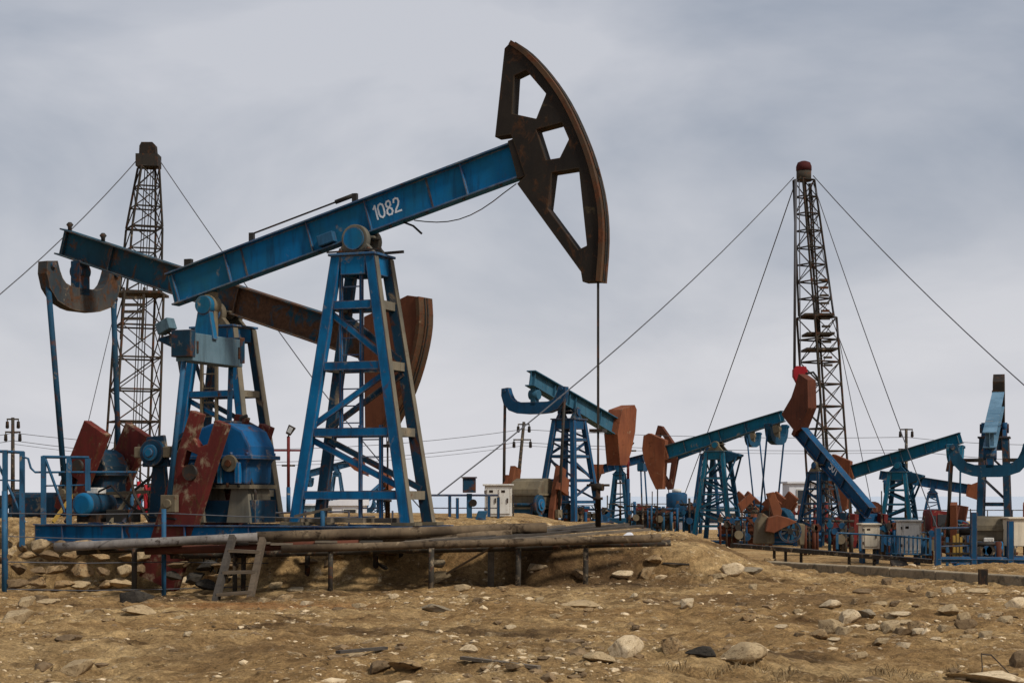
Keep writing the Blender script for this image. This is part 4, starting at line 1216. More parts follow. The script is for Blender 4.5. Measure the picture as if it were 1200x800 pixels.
wire('guy_wire', 'guy wire from the right derrick top down to the far teal beam', 'guy wire', [at(932, 214, 97), at(792, 606, 130)], 0.03, 0.3, 'guy wires of the derricks')
wire('guy_wire', 'guy wire from the right derrick top to the right frame edge', 'guy wire', [at(953, 206, 97), at(1290, 528, 72)], 0.027, 0.5, 'guy wires of the derricks')
wire('guy_wire', 'thin guy wire close along the right side of the right derrick', 'guy wire', [at(951, 225, 97), at(1026, 615, 92)], 0.022, 0.2, 'guy wires of the derricks')
wire('guy_wire', 'guy wire from the right derrick passing in front of the far teal unit', 'guy wire', [at(953, 215, 97), at(1112, 655, 78)], 0.024, 0.3, 'guy wires of the derricks')
wire('guy_wire', 'faint guy wire from the middle of the right derrick to the right', 'guy wire', [at(975, 374, 97), at(1042, 545, 120)], 0.024, 0.1, 'guy wires of the derricks')

# ------------------------------------------------------------------ power poles, lines and floodlights
def pole(label, px, ptop, Y, lean=0.0, arms=((0, 0.6),), mat='post_steel', pbot=600):
    b_ = at(px, pbot, Y)
    b_.z = tz(b_.x, Y)
    top = at(px + lean, ptop, Y) - b_
    T = thing('power_pole', label, 'power pole', b_, 0, 'power poles')
    MB().tube([(0, 0, 0), top], [0.14, 0.10], 8).build('shaft', mat, T)
    k = Y / FPX
    for dz, hw in arms:
        f = (top.z - dz * k) / top.z
        c = top * f
        ar = MB().bar((c.x - hw, c.y, c.z), (c.x + hw, c.y, c.z), 0.09, 0.09).build('cross_arm', mat, T)
        for s_ in (-1, 1):
            MB().tube([(c.x + s_ * hw * 0.92, c.y, c.z), (c.x + s_ * hw * 0.92, c.y, c.z - 0.12), (c.x + s_ * hw * 0.92, c.y, c.z - 0.13), (c.x + s_ * hw * 0.92, c.y, c.z - 0.5), (c.x + s_ * hw * 0.92, c.y, c.z - 0.55)], [0.03, 0.03, 0.09, 0.11, 0.05], 8).build('insulator', 'black_steel', ar)
    return b_, top
pole('thin power pole with hanging insulators at the left edge', 15, 489, 105, 0, ((2, 0.35), (17, 0.45)))
pole('leaning power pole behind the middle pump jack', 603, 494, 120, 11, ((3, 0.4), (21, 0.6)))
pole('power pole rising behind the right teal beam', 1062, 502, 125, 0, ((1, 0.45), (24, 0.55)))
def pline(label, pts, r=0.016, sag=0.25):
    wire('power_line', label, 'power line', pts, r, sag, 'power lines', 8)
pline('upper power line crossing behind the pump jacks', [at(-60, 505, 105), at(15, 507, 105), at(330, 526, 112), at(612, 503, 120), at(1062, 512, 125), at(1280, 520, 125)], 0.018)
pline('middle power line crossing behind the pump jacks', [at(-60, 513, 105), at(15, 516, 105), at(330, 541, 112), at(607, 518, 120), at(1062, 527, 125), at(1280, 540, 125)], 0.018)
pline('lower power line crossing behind the pump jacks', [at(15, 520, 105), at(330, 545, 112), at(613, 522, 120), at(1062, 530, 125)], 0.014)

def floodmast(label, px, ptop, Y, arm=None, face=1, red=0.5):
    b_ = at(px, 600, Y)
    b_.z = tz(b_.x, Y)
    T = thing('floodlight_mast', label, 'floodlight', b_, 0, 'floodlight masts')
    h = at(px, ptop, Y).z - b_.z
    MB().tube([(0, 0, 0), (0, 0, h * (1 - red))], 0.11, 8).build('lower_pole', 'navy_paint', T)
    MB().tube([(0, 0, h * (1 - red)), (0, 0, h)], 0.085, 8).build('upper_pole', 'red_paint', T)
    if arm:
        for dz, hw, mt in arm:
            MB().bar((-hw, 0, h - dz), (hw, 0, h - dz), 0.1, 0.1).build('cross_arm', mt, T)
    lm = MB(Matrix.Translation((face * 0.1, 0, h + 0.32)) @ Matrix.Rotation(R(28 * face), 4, 'Y'))
    lm.prism([(-0.13, -0.26), (0.13, -0.26), (0.20, 0.24), (-0.2, 0.24)], -0.16, 0.16)
    lo = lm.build('lamp_head', 'black_steel', T, 0.03)
    g = MB(Matrix.Translation((face * 0.1, 0, h + 0.32)) @ Matrix.Rotation(R(28 * face), 4, 'Y'))
    g.box(-0.11, 0.11, -0.18, -0.162, -0.15, 0.17)
    g.build('lamp_glass', 'lamp_glass', lo)
    MB().tube([(0, 0, h), (face * 0.05, 0, h + 0.15)], 0.05, 6).build('bracket', 'black_steel', T)
floodmast('red and blue floodlight mast left of the numbered tower', 338, 511, 95, [(0.75, 0.85, 'red_paint'), (1.55, 0.35, 'post_steel')], 1, 0.62)
floodmast('floodlight mast between the middle pump jack and the teal unit', 736, 527, 110, [(0.05, 0.5, 'post_steel')], 1, 0.35)

# ------------------------------------------------------------------ pipe platform in front
def seg(name, p, q, r, mat, T, n=10, wob=0.0):
    p, q = Vector(p), Vector(q)
    pts = []
    for k_ in range(7):
        s_ = k_ / 6
        w_ = Vector((0, random.uniform(-1, 1), random.uniform(-1, 1))) * wob if 0 < k_ < 6 else Vector()
        pts.append(p.lerp(q, s_) + w_)
    return MB().tube(pts, r, n).build(name, mat, T)
PO = Vector((-2.5, 32.6, 0.0))
PT = thing('pipe_platform', 'long walkway of old pipes and boards on thin posts, before the numbered unit', 'walkway', PO)
pp = lambda x, y, Y: at(x, y, Y) - PO
seg('pipe', pp(64, 641, 32.4), pp(302, 629, 32.5), 0.085, 'pale_pipe', PT, 14)
seg('pipe', pp(300, 629, 32.55), pp(640, 618, 33.3), 0.10, 'old_pipe', PT, 14, 0.01)
seg('pipe', pp(170, 645, 32.7), pp(420, 637, 32.6), 0.075, 'dark_rust', PT, 12, 0.01)
seg('pipe', pp(330, 643, 32.2), pp(775, 630, 32.0), 0.072, 'old_pipe', PT, 12, 0.012)
seg('pipe', pp(300, 649, 32.5), pp(786, 636, 32.4), 0.06, 'post_steel', PT, 10, 0.012)
seg('pipe', pp(90, 646, 33.2), pp(420, 630, 33.6), 0.07, 'post_steel', PT, 10, 0.01)
seg('pipe', pp(200, 650, 33.4), pp(640, 640, 33.6), 0.075, 'post_steel', PT, 10, 0.015)
seg('pipe', pp(250, 636, 32.9), pp(600, 626, 33.1), 0.085, 'old_pipe', PT, 12, 0.015)
seg('pipe', pp(420, 640, 32.3), pp(720, 633, 32.25), 0.05, 'post_steel', PT, 10, 0.015)
for (xa, ya, xb, yb, Ya, Yb) in ((505, 634, 735, 614, 32.4, 34.6), (530, 634, 752, 616, 32.4, 34.3), (560, 633, 700, 613, 32.4, 34.9), (600, 632, 760, 620, 32.3, 33.8), (470, 636, 660, 616, 32.4, 34.4)):
    A_, B_ = pp(xa, ya, Ya), pp(xb, yb, Yb)
    MB().bar(A_, B_, 0.16, 0.045).build('board', random.choice(['weathered_wood', 'dark_wood', 'dark_wood']), PT)
for k_ in range(23):  # boards added along the deck to cast shade below, gaps let light in
    if k_ % 4 == 2 or k_ in (5, 12, 17):
        continue
    xa = 96 + 26 * k_
    A_, B_ = pp(xa, 632, 32.5), pp(xa + 8, 622, 34.2)
    A_.z = B_.z = 0.76 + 0.014 * (k_ % 3) + 0.006 * k_
    MB().bar(A_, B_, 0.40, 0.04).build('board', random.choice(['weathered_wood', 'weathered_wood', 'dark_wood']), PT)
legs = [(157, 33.0, 0.05), (387, 32.2, 0.045), (505, 32.0, 0.05), (575, 33.1, 0.06), (607, 32.2, 0.05), (686, 32.2, 0.048),
        (360, 34.0, 0.05), (440, 34.0, 0.05), (470, 34.2, 0.05), (545, 34.2, 0.05), (275, 33.2, 0.045), (285, 33.3, 0.045)]
for px, Y, r in legs:
    p = at(px, 640, Y)
    zb = tz(p.x, Y) - 0.15
    topz = EYE + (HOR - 642) * Y / FPX if Y < 33.05 else 0.84
    if topz - zb > 0.25:
        MB().tube([(p.x - PO.x, Y - PO.y, zb), (p.x - PO.x + 0.01, Y - PO.y, topz)], r, 8).build('post', 'weathered_wood' if px == 575 else 'post_steel', PT)
MB().tube([pp(585, 636, 32.3), pp(523, 672, 32.6)], 0.022, 6).build('stay_rod', 'old_pipe', PT)
# stone pile under the deck
for px, py, sx in ((512, 668, 0.26), (514, 654, 0.22), (513, 642, 0.20)):
    pass

LT = thing('ladder', 'short rough ladder leaning on the pipe walkway', 'ladder', (at(280, 690, 32.0).x, 31.9, 0))
lo_ = Vector(LT.location)
def lq(x, y, Y):
    return at(x, y, Y) - lo_
sl = [(lq(252, 706, 31.6), lq(273, 628, 32.3)), (lq(293, 702, 31.6), lq(308, 631, 32.3))]
for a_, b_ in sl:
    MB().bar(a_, b_, 0.10, 0.13).build('rail', 'dark_wood' if a_ is sl[0][0] else 'brown_wood', LT)
for s_ in (0.12, 0.45, 0.78):
    A_, B_ = sl[0][0].lerp(sl[0][1], s_), sl[1][0].lerp(sl[1][1], s_)
    MB().bar(A_ + Vector((0.0, 0, 0)), B_, 0.20, 0.055, (0, 0, 1)).build('tread', 'brown_wood', LT)

# ------------------------------------------------------------------ fences and railings
def railing(label, posts, rails, r=0.028, mat='rail_blue_paint', cat='railing', group='railings', thinmat=None, slopes=()):
    """posts: (x, y, z0, z1); rails: lists of points"""
    b_ = Vector((posts[0][0], posts[0][1], posts[0][2]))
    T = thing('railing', label, cat, b_, 0, group)
    for x, y, z0, z1 in posts:
        MB().tube([Vector((x, y, z0)) - b_, Vector((x, y, z1)) - b_], r, 8).build('post', mat, T)
    for pts, rr_ in rails:
        MB().tube([Vector(p) - b_ for p in pts], rr_, 6).build('rail', (thinmat or mat) if rr_ < 0.016 else mat, T)
    return T
# wire fence in front at the left
fp = [(at(5, 600, 30.5).x, 30.5), (at(192, 600, 33.4).x, 33.4), (at(378, 600, 34.6).x, 34.6)]
fpz = [(tz(x, y) - 0.1) for x, y in fp]
tops = [at(5, 575, 30.5).z, at(192, 596, 33.4).z, at(378, 598, 34.6).z]
rl = []
for ys3, rr_ in (((601, 601, 607), 0.011), ((628, 631, 634), 0.010), ((658, 658, 659), 0.010), ((690, 690, 682), 0.010)):
    rl.append(([at(5, ys3[0], 30.5), at(100, (ys3[0] + ys3[1]) / 2 + 1.5, 31.9), at(192, ys3[1], 33.4), at(285, (ys3[1] + ys3[2]) / 2 + 1, 34.0), at(378, ys3[2], 34.6)], rr_))
railing('low fence of blue posts and thin wires at the left front', [(fp[i][0], fp[i][1], fpz[i], tops[i]) for i in range(3)], rl, 0.045, cat='fence', group=None, thinmat='wire_steel')
# blue guard frames on the skid at the left
def P3(x, y, Y):
    return tuple(at(x, y, Y))
def prail(label, Y, posts, rails, r=0.035, mat='rail_blue_paint'):
    b_ = at(posts[0][0], posts[0][2], Y)
    T = thing('railing', label, 'railing', b_, 0, 'railings')
    for x, y0, y1 in posts:
        MB().bar(Vector(P3(x, y1, Y)) - b_, Vector(P3(x, y0, Y)) - b_, r * 2, r * 2, (0, 1, 0)).build('post', mat, T)
    for pts, rr_ in rails:
        MB().tube([Vector(P3(x, y, Y)) - b_ for x, y in pts], rr_, 6).build('rail', mat, T)
    return T
prail('tall blue guard frame at the left edge', 35.6, [(6, 527, 690), (26, 529, 640)], [([(-12, 528), (28, 530)], 0.035), ([(-10, 562), (27, 563)], 0.018), ([(-6, 535), (29, 612)], 0.028)], 0.045)
prail('blue guard frame in front of the left cranks', 35.4, [(51, 534, 614), (81, 534, 614), (103, 537, 575)], [([(50, 535), (104, 536)], 0.035), ([(50, 569), (103, 568)], 0.018), ([(53, 537), (76, 600)], 0.03), ([(26, 535), (33, 537), (36, 548), (41, 553), (160, 553)], 0.024)], 0.045)
prail('thin rail along the skid behind the numbered tower', 39.5, [(409, 598, 616), (460, 598, 616), (358, 598, 616)], [([(300, 601), (358, 600), (409, 599)], 0.02), ([(352, 607), (409, 606), (440, 605)], 0.02)], 0.02, 'navy_paint')
prail('blue handrail between the numbered tower and the white cabinet', 52.0, [(527, 580, 615), (536, 583, 615), (573, 580, 615), (584, 582, 615), (496, 578, 615)], [([(496, 580), (584, 580)], 0.035), ([(496, 595), (584, 595)], 0.018), ([(496, 609), (573, 609)], 0.018)], 0.045, 'navy_paint')
prail('blue railing on the steel walkway beside the white cabinet', 60.0, [(981, 624, 643), (1008, 626, 645), (1034, 628, 646), (1052, 628, 648), (1090, 630, 650)], [([(981, 624), (1052, 628), (1090, 631)], 0.035)], 0.04)
prail('short blue rail with many bars right of the tall cabinet', 60.2, [(x, 627, 650) for x in range(1040, 1092, 5)], [([(1038, 648), (1092, 650)], 0.03)], 0.022)
prail('blue rail at the right front beside the end-on unit', 50.0, [(1099, 618, 666), (1141, 600, 668), (1184, 610, 668), (1213, 610, 668)], [([(1099, 619), (1141, 618)], 0.04), ([(1099, 655), (1141, 655), (1215, 656)], 0.09), ([(1099, 640), (1141, 639)], 0.025)], 0.08, 'navy_paint')

# ------------------------------------------------------------------ steel walkway, kerb, cabinets
WB = at(858, 640, 62)
WT = thing('steel_walkway', 'low dark steel walkway on short legs below the right pump jacks', 'walkway', (WB.x, WB.y, 0))
wo = Vector((WB.x, WB.y, 0))
A_, B_ = at(856, 637, 64) - wo, at(1092, 656, 57) - wo
MB().hexa([A_ + Vector((0, 0, -0.06)), B_ + Vector((0, 0, -0.06)), B_ + Vector((0.3, 1.3, -0.06)), A_ + Vector((0.3, 1.3, -0.06)), A_, B_, B_ + Vector((0.3, 1.3, 0)), A_ + Vector((0.3, 1.3, 0))]).build('deck', 'oily_steel', WT)
for s_ in (-1, 1):
    pass
MB().bar(A_ + Vector((0, -0.03, -0.05)), B_ + Vector((0, -0.03, -0.05)), 0.05, 0.14).build('edge_beam', 'post_steel', WT)
for s_ in (0.24, 0.30, 0.38, 0.62, 0.74, 0.86):
    c = A_.lerp(B_, s_)
    MB().bar((c.x, c.y + 0.1, -0.9), (c.x, c.y + 0.1, c.z - 0.06), 0.09, 0.09).build('leg', 'post_steel', WT)
MB().bar(at(1052, 658, 58) - wo, at(1066, 682, 56) - wo, 0.5, 0.12).build('prop', 'post_steel', WT)

ka, kb = at(862, 657, 42.5), at(1215, 680, 33.2)
ka.z = kb.z = 0.0
KT = thing('concrete_kerb', 'long low concrete kerb running across the right of the yard', 'kerb', (ka.x, ka.y, 0))
dv = (kb - ka)
nseg = 7
for k_ in range(nseg):
    p0, p1 = dv * (k_ / nseg), dv * ((k_ + 0.992) / nseg)
    wv = Vector((-dv.y, dv.x, 0)).normalized() * -0.38
    mid = ka + (p0 + p1) / 2
    zt = 0.16 + random.uniform(-0.02, 0.02) + 0.02
    ring = [p0, p1, p1 - wv, p0 - wv]
    MB().hexa([(q.x, q.y, -0.5) for q in ring] + [(q.x, q.y, zt) for q in ring]).build('kerb_block', 'concrete', KT, 0.03)
MB().box(*(lambda q: (q.x - 0.08, q.x + 0.08, q.y - 0.06, q.y + 0.06, -0.2, 0.30))(at(1152, 680, 34.0) - Vector((ka.x, ka.y, 0)))).build('stub_post', 'black_steel', KT)

def cabinet(label, x0, x1, y0, y1, Y, mat, dark=False, door=True, d=0.8):
    p, q = at(x0, y1, Y), at(x1, y0, Y)
    w, h = q.x - p.x, q.z - p.z
    gz = tz((p.x + q.x) / 2, Y)
    T = thing('control_cabinet', label, 'cabinet', ((p.x + q.x) / 2, Y + d / 2, p.z), 0, 'control cabinets')
    MB().box(-w / 2, w / 2, -d / 2, d / 2, 0, h).build('body', mat, T, 0.02)
    MB().box(-w / 2 - 0.06, w / 2 + 0.06, -d / 2 - 0.06, d / 2 + 0.06, h, h + 0.06).build('roof', mat, T, 0.015)
    if door:
        n = 2 if w > 0.8 else 1
        for k_ in range(n):
            xa = -w / 2 + 0.05 + k_ * (w - 0.1) / n + 0.01
            xb = xa + (w - 0.1) / n - 0.02
            D_ = MB().box(xa, xb, -d / 2 - 0.025, -d / 2 - 0.001, 0.08, h - 0.1).build('door', mat, T, 0.008)
            MB().box(xb - 0.10, xb - 0.06, -d / 2 - 0.06, -d / 2 - 0.026, h * 0.45, h * 0.6).build('handle', 'black_steel', D_)
            MB().box(xa + 0.08, xa + 0.2, -d / 2 - 0.03, -d / 2 - 0.0255, h * 0.78, h * 0.86).build('vent', 'black_steel', D_)
    MB().tube([(w / 2 + 0.04, 0, -0.3), (w / 2 + 0.04, 0, h * 0.7), (w / 2 - 0.02, 0, h * 0.75)], 0.03, 6).build('conduit', 'post_steel', T)
    for k_ in (0.25, 0.8):
        MB().box(-w / 2 - 0.015, -w / 2 + 0.03, -d / 2 - 0.035, -d / 2 - 0.002, h * k_ - 0.05, h * k_ + 0.05).build('hinge', 'post_steel', T)
    for s_ in (-1, 1):
        MB().box(s_ * w * 0.4 - 0.05, s_ * w * 0.4 + 0.05, -d * 0.4, d * 0.4, min(gz - p.z, -0.05) - 0.3, -0.001).build('leg', 'dark_blue_paint', T)
cabinet('white metal cabinet beside the tan gearbox, left of the middle pump jack', 568, 600, 569, 605, 56, 'cabinet_white')
cabinet('small cream cabinet below the tail of the steep navy beam', 1011, 1031, 615, 643, 63, 'cream_panel')
cabinet('tall white two-door cabinet below the right teal tower', 1056, 1080, 611, 648, 62, 'cabinet_white')
cabinet('cream cabinet cut off by the right frame edge', 1183, 1216, 608, 640, 55, 'cream_panel', door=False)

# blue switch post and its little neighbours
sp = at(550, 614, 47)
ST = thing('switch_post', 'blue post carrying a small dark box, beside the handrail', 'switch box', (sp.x, sp.y, sp.z))
k = 47 / FPX
MB().box(-0.07, 0.07, -0.07, 0.07, -0.3, 36 * k).build('post', 'rail_blue_paint', ST)
MB().box(-0.17, 0.17, -0.2, 0.14, 37 * k, 54 * k).build('box', 'dark_blue_paint', ST, 0.01)
MB().box(-0.2, 0.2, -0.24, 0.18, 54 * k, 55.5 * k).build('lid', 'dark_blue_paint', ST)
MB().cyl((0.1, -0.1, 25 * k), (0.1, 0.1, 25 * k), 0.1, 14).build('siren', 'black_steel', ST)
sp = at(563, 615, 47.5)
o = thing('fuel_can', 'small bright blue box standing left of the white cabinet', 'box', (sp.x, sp.y, sp.z))
MB().prism([(-0.18, -0.2), (0.14, -0.2), (0.14, 0.22), (0.2, 0.38), (-0.06, 0.38), (-0.16, 0.1)], -0.16, 0.16).build('shell', 'rail_blue_paint', o, 0.02)
MB().box(-0.05, 0.05, -0.18, -0.161, 0.0, 0.2).build('panel', 'navy_paint', o)

# ------------------------------------------------------------------ far buildings, truck, tanks
def shed(name, label, x0, x1, y0, y1, Y, mat, roof, nwin=2, d=4.0, cat='building', slope=0.0):
    p, q = at(x0, y1, Y), at(x1, y0, Y)
    w, h = q.x - p.x, q.z - p.z
    T = thing(name, label, cat, ((p.x + q.x) / 2, Y + d / 2, p.z))
    wl = MB().box(-w / 2, w / 2, -d / 2, d / 2, -1.0, h).build('wall', mat, T)
    MB().hexa([(-w / 2 - 0.15, -d / 2 - 0.15, h), (w / 2 + 0.15, -d / 2 - 0.15, h), (w / 2 + 0.15, d / 2 + 0.15, h), (-w / 2 - 0.15, d / 2 + 0.15, h),
               (-w / 2 - 0.15, -d / 2 - 0.15, h + 0.12), (w / 2 + 0.15, -d / 2 - 0.15, h + 0.12 + slope), (w / 2 + 0.15, d / 2 + 0.15, h + 0.12 + slope), (-w / 2 - 0.15, d / 2 + 0.15, h + 0.12)]).build('roof', roof, T)
    for k_ in range(nwin):
        xc = -w / 2 + w * (k_ + 0.5) / nwin
        f = MB().box(xc - 0.45, xc + 0.45, -d / 2 - 0.06, -d / 2 - 0.002, h * 0.45, h * 0.85).build('window', 'cabinet_white', T)
        MB().box(xc - 0.38, xc + 0.38, -d / 2 - 0.08, -d / 2 - 0.061, h * 0.45 + 0.07, h * 0.85 - 0.07).build('pane', 'dark_glass', f)
shed('site_cabin', 'white cabin seen through the lower legs of the numbered tower', 368, 424, 592, 615, 115, 'white_wall', 'white_wall', 2, 4, slope=0.5)
shed('site_shed', 'grey shed with white roof beside the white cabin', 347, 364, 592, 615, 112, 'grey_blue_paint', 'white_wall', 0, 3)
shed('site_cabin', 'white cabin behind the steep navy unit and derrick foot', 925, 958, 566, 612, 118, 'white_wall', 'white_wall', 1, 3)
shed('site_shed', 'low white shed far behind the teal tower', 800, 872, 596, 625, 160, 'white_wall', 'grey_blue_paint', 3, 4)

def wheel(T, x, y, z, r, w):
    t_ = MB().cyl((x, y - w / 2, z), (x, y + w / 2, z), r, 20).build('wheel', 'rubber', T)
    MB().cyl((x, y - w / 2 - 0.03, z), (x, y - w / 2 - 0.001, z), r * 0.55, 14).build('rim', 'red_paint', t_)
tb_ = at(1098, 640, 96)
TT = thing('workover_truck', 'red service truck with square cab, below the right derrick', 'truck', (tb_.x, tb_.y, tz(tb_.x, 96)))
k = 96 / FPX
zc = at(1098, 632, 96).z - TT.location.z
MB().prism([(-0.55, zc), (0.6, zc), (0.6, zc + 0.75), (0.5, zc + 1.5), (-0.5, zc + 1.6), (-0.55, zc + 1.4)], -1.0, 1.0).build('cab', 'red_paint', TT, 0.05)
wn_ = MB().box(-0.2, 0.42, -1.03, -1.001, zc + 0.75, zc + 1.35).build('side_window', 'dark_glass', TT)
MB().box(-0.46, -0.28, -1.03, -1.001, zc + 0.75, zc + 1.3).build('side_window', 'dark_glass', TT)
MB().prism([(0.6, zc), (1.0, zc), (1.0, zc + 0.5), (0.6, zc + 0.62)], -0.95, 0.95).build('bonnet', 'red_paint', TT, 0.04)
MB().box(-8.5, -0.56, -0.5, 0.5, zc - 0.25, zc + 0.05).build('chassis', 'black_steel', TT)
MB().box(-5.2, -2.6, -0.9, 0.9, zc + 0.06, zc + 1.25).build('winch_housing', 'red_paint', TT, 0.05)
MB().box(-2.5, -0.9, -0.8, 0.8, zc + 0.06, zc + 0.9).build('engine_housing', 'dark_rust', TT, 0.05)
MB().box(-8.3, -5.4, -0.9, 0.9, zc + 0.06, zc + 0.6).build('tool_box', 'red_paint', TT, 0.04)
MB().cyl((-3.6, -0.95, zc + 1.5), (-3.6, 0.95, zc + 1.5), 0.55, 18).build('winch_drum', 'dark_rust', TT)
for x_ in (0.35, -5.6, -7.0):
    for y_ in (-0.95, 0.95):
        wheel(TT, x_, y_, 0.5, 0.5, 0.34)

# red mud tanks and pipework on the far pad
def pad(label, x0, x1, yt, Y, cat='platform'):
    a0, a1 = at(x0, yt, Y), at(x1, yt, Y)
    T = thing('equipment_platform', label, cat, (a0.x, Y, a0.z - 1.0))
    w = a1.x - a0.x
    MB().box(0, w, 0, 2.0, 0.72, 1.0).build('deck', 'teal_dark_paint', T)
    x = 0.3
    while x < w:
        MB().box(x - 0.08, x + 0.08, 0.2, 0.36, -1.5, 0.719).build('leg', 'navy_paint', T)
        x += 1.4
    for z in (1.5, 1.95):
        MB().bar((0, 0.1, z), (w, 0.1, z), 0.05, 0.05).build('rail', 'post_steel', T)
    x = 0.1
    while x < w:
        MB().bar((x, 0.1, 1.0), (x, 0.1, 1.96), 0.05, 0.05).build('post', 'post_steel', T)
        x += 1.5
    return T
pad('far blue equipment platform with railing, left of the teal tower', 712, 822, 607, 118)
pad('far blue equipment platform behind the teal tower', 860, 1000, 612, 112)
pad('far blue equipment platform below the middle pump jack', 600, 700, 608, 124)
pad('far blue equipment platform at the right, behind the truck', 1010, 1215, 616, 108)
vt = at(793, 606, 116)
o = thing('storage_tank', 'small upright blue tank on the far platform', 'tank', (vt.x, vt.y, vt.z))
MB().tube([(0, 0, 0), (0, 0, 1.5), (0, 0, 1.62)], [0.68, 0.68, 0.5], 18).build('shell', 'navy_paint', o)
MB().cyl((0, 0, 1.621), (0, 0, 1.85), 0.3, 12).build('neck', 'cabinet_white', o)

# heavy crank drive standing on the walkway (part-dismantled unit)
cb_ = at(905, 637, 66)
CT = thing('crank_drive', 'rusty tan drive with spoked flywheel and orange guard on the walkway', 'machine', (cb_.x, cb_.y, cb_.z))
k = 66 / FPX
CM_ = lambda x, y: ((x - 905) * k, (637 - y) * k)
ringn = 30
fc = CM_(923, 622)
fr_ = 13.5 * k
fl = MB()
outer = [(fc[0] + fr_ * math.cos(2 * math.pi * i / ringn), fc[1] + fr_ * math.sin(2 * math.pi * i / ringn)) for i in range(ringn)]
inner = [(fc[0] + fr_ * 0.8 * math.cos(2 * math.pi * i / ringn), fc[1] + fr_ * 0.8 * math.sin(2 * math.pi * i / ringn)) for i in range(ringn)]
fl.prism(outer, -0.62, -0.44, 'y', [inner[::-1]])
fo = fl.build('flywheel', 'dark_blue_paint', CT)
for i in range(6):
    an = 2 * math.pi * i / 6 + 0.3
    MB().bar((fc[0], -0.53, fc[1]), (fc[0] + fr_ * 0.82 * math.cos(an), -0.53, fc[1] + fr_ * 0.82 * math.sin(an)), 0.06, 0.09, (0, 1, 0)).build('spoke', 'dark_blue_paint', fo)
MB().cyl((fc[0], -0.66, fc[1]), (fc[0], -0.38, fc[1]), 0.1, 12).build('hub', 'oily_steel', fo)
MB().prism([CM_(x, y) for x, y in ((894, 622), (897, 606), (908, 603), (920, 606), (931, 611), (924, 614), (915, 618), (904, 624))], -0.7, -0.3).build('belt_guard', 'orange_rust', CT, 0.03)
MB().prism([CM_(x, y) for x, y in ((884, 637), (886, 612), (892, 600), (900, 606), (906, 622), (906, 637))], -0.4, 0.5).build('gear_case', 'tan_grime', CT, 0.06)
MB().prism([CM_(x, y) for x, y in ((932, 612), (942, 614), (941, 638), (936, 638))], -0.3, 0.3).build('stand', 'tan_grime', CT, 0.03)
MB().prism([CM_(x, y) for x, y in ((866, 590), (880, 578), (886, 584), (870, 600))], 0.2, 0.5).build('crank_plate', 'orange_rust', CT, 0.02)
MB().prism([CM_(x, y) for x, y in ((899, 578), (908, 576), (917, 598), (915, 608), (907, 606))], 0.1, 0.4).build('crank_plate', 'brown_rust', CT, 0.02)

# pipework between the right-hand units
def manifold(label, px, py, Y, w, h, mats_, seed):
    rg = random.Random(seed)
    b_ = at(px, py, Y)
    T = thing('pipe_manifold', label, 'pipework', b_)
    k_ = Y / FPX
    w, h = w * k_, h * k_
    n = 5
    for i in range(n):
        x = -w / 2 + w * i / (n - 1) + rg.uniform(-0.05, 0.05)
        hh = h * rg.uniform(0.55, 1.0)
        MB().tube([(x, 0, -0.4), (x, 0, hh)], rg.choice([0.05, 0.07, 0.09]), 8).build('riser', rg.choice(mats_), T)
        if rg.random() < 0.6:
            MB().cyl((x, -0.02, hh * 0.8), (x, -0.10, hh * 0.8), 0.14, 12).build('hand_wheel', rg.choice(mats_), T)
    for i in range(3):
        z = h * (0.2 + 0.27 * i)
        MB().tube([(-w / 2 - 0.15, rg.uniform(0.05, 0.25), z), (w / 2 + 0.15, rg.uniform(0.05, 0.25), z)], rg.choice([0.05, 0.07]), 8).build('pipe', rg.choice(mats_), T)
    MB().box(-w * 0.2, w * 0.25, 0.3, 0.8, -0.3, h * 0.55).build('valve_box', rg.choice(mats_), T)
    if h > 0.9:
        x = rg.uniform(-0.3, 0.3) * w
        MB().prism([(x - 0.3, 0.1), (x + 0.05, 0.0), (x + 0.45, h * 0.75), (x + 0.1, h * 0.85)], 0.82, 1.0).build('counterweight', rg.choice(['dark_rust', 'brown_rust', 'red_paint']), T)
        x = rg.uniform(-0.35, 0.35) * w
        MB().tube([(x, -0.25, 0.3), (x, 0.25, 0.3)], 0.2, 14).build('motor', rg.choice(['teal_dark_paint', 'navy_paint', 'tan_grime']), T)
        MB().tube([(-w * 0.4, -0.1, h * 0.9), (0, -0.15, h * 0.45), (w * 0.4, -0.1, h * 0.8)], 0.025, 5).build('hose', 'rubber', T)
        x = rg.choice([-0.45, 0.45]) * w
        MB().tube([(x, 0.1, 0), (x, 0.1, h * rg.uniform(1.2, 1.7))], 0.03, 6).build('pole', 'post_steel', T)
dk = ['oily_steel', 'navy_paint', 'dark_rust', 'post_steel']
manifold('dark pipework between the teal tower and the rusty drive', 858, 634, 82, 26, 34, dk, 1)
manifold('dark pipework right of the spoked flywheel', 948, 638, 72, 20, 26, dk, 2)
manifold('pipework under the head of the steep navy unit', 985, 640, 74, 24, 40, dk + ['teal_dark_paint'], 3)
manifold('pipework between the cream and the tall white cabinet', 1042, 642, 70, 18, 36, dk + ['teal_dark_paint'], 4)
manifold('red and dark pipework left of the red truck cab', 1020, 634, 92, 30, 46, ['red_paint', 'dark_rust', 'oily_steel'], 5)
manifold('low dark pipework behind the blue upright tank', 770, 612, 112, 40, 22, dk, 6)
manifold('dark pipework below the middle pump jack head', 702, 616, 78, 22, 26, dk, 7)
manifold('red pipework far behind the rusty drive', 900, 622, 108, 60, 30, ['red_paint', 'dark_rust', 'post_steel'], 8)
manifold('pipes behind the right front rail beside the gearbox', 1140, 655, 58, 16, 30, dk, 9)
manifold('blue and dark pipework at the far left behind the guard frames', 22, 612, 47, 44, 40, ['dark_blue_paint', 'oily_steel', 'navy_paint'], 10)

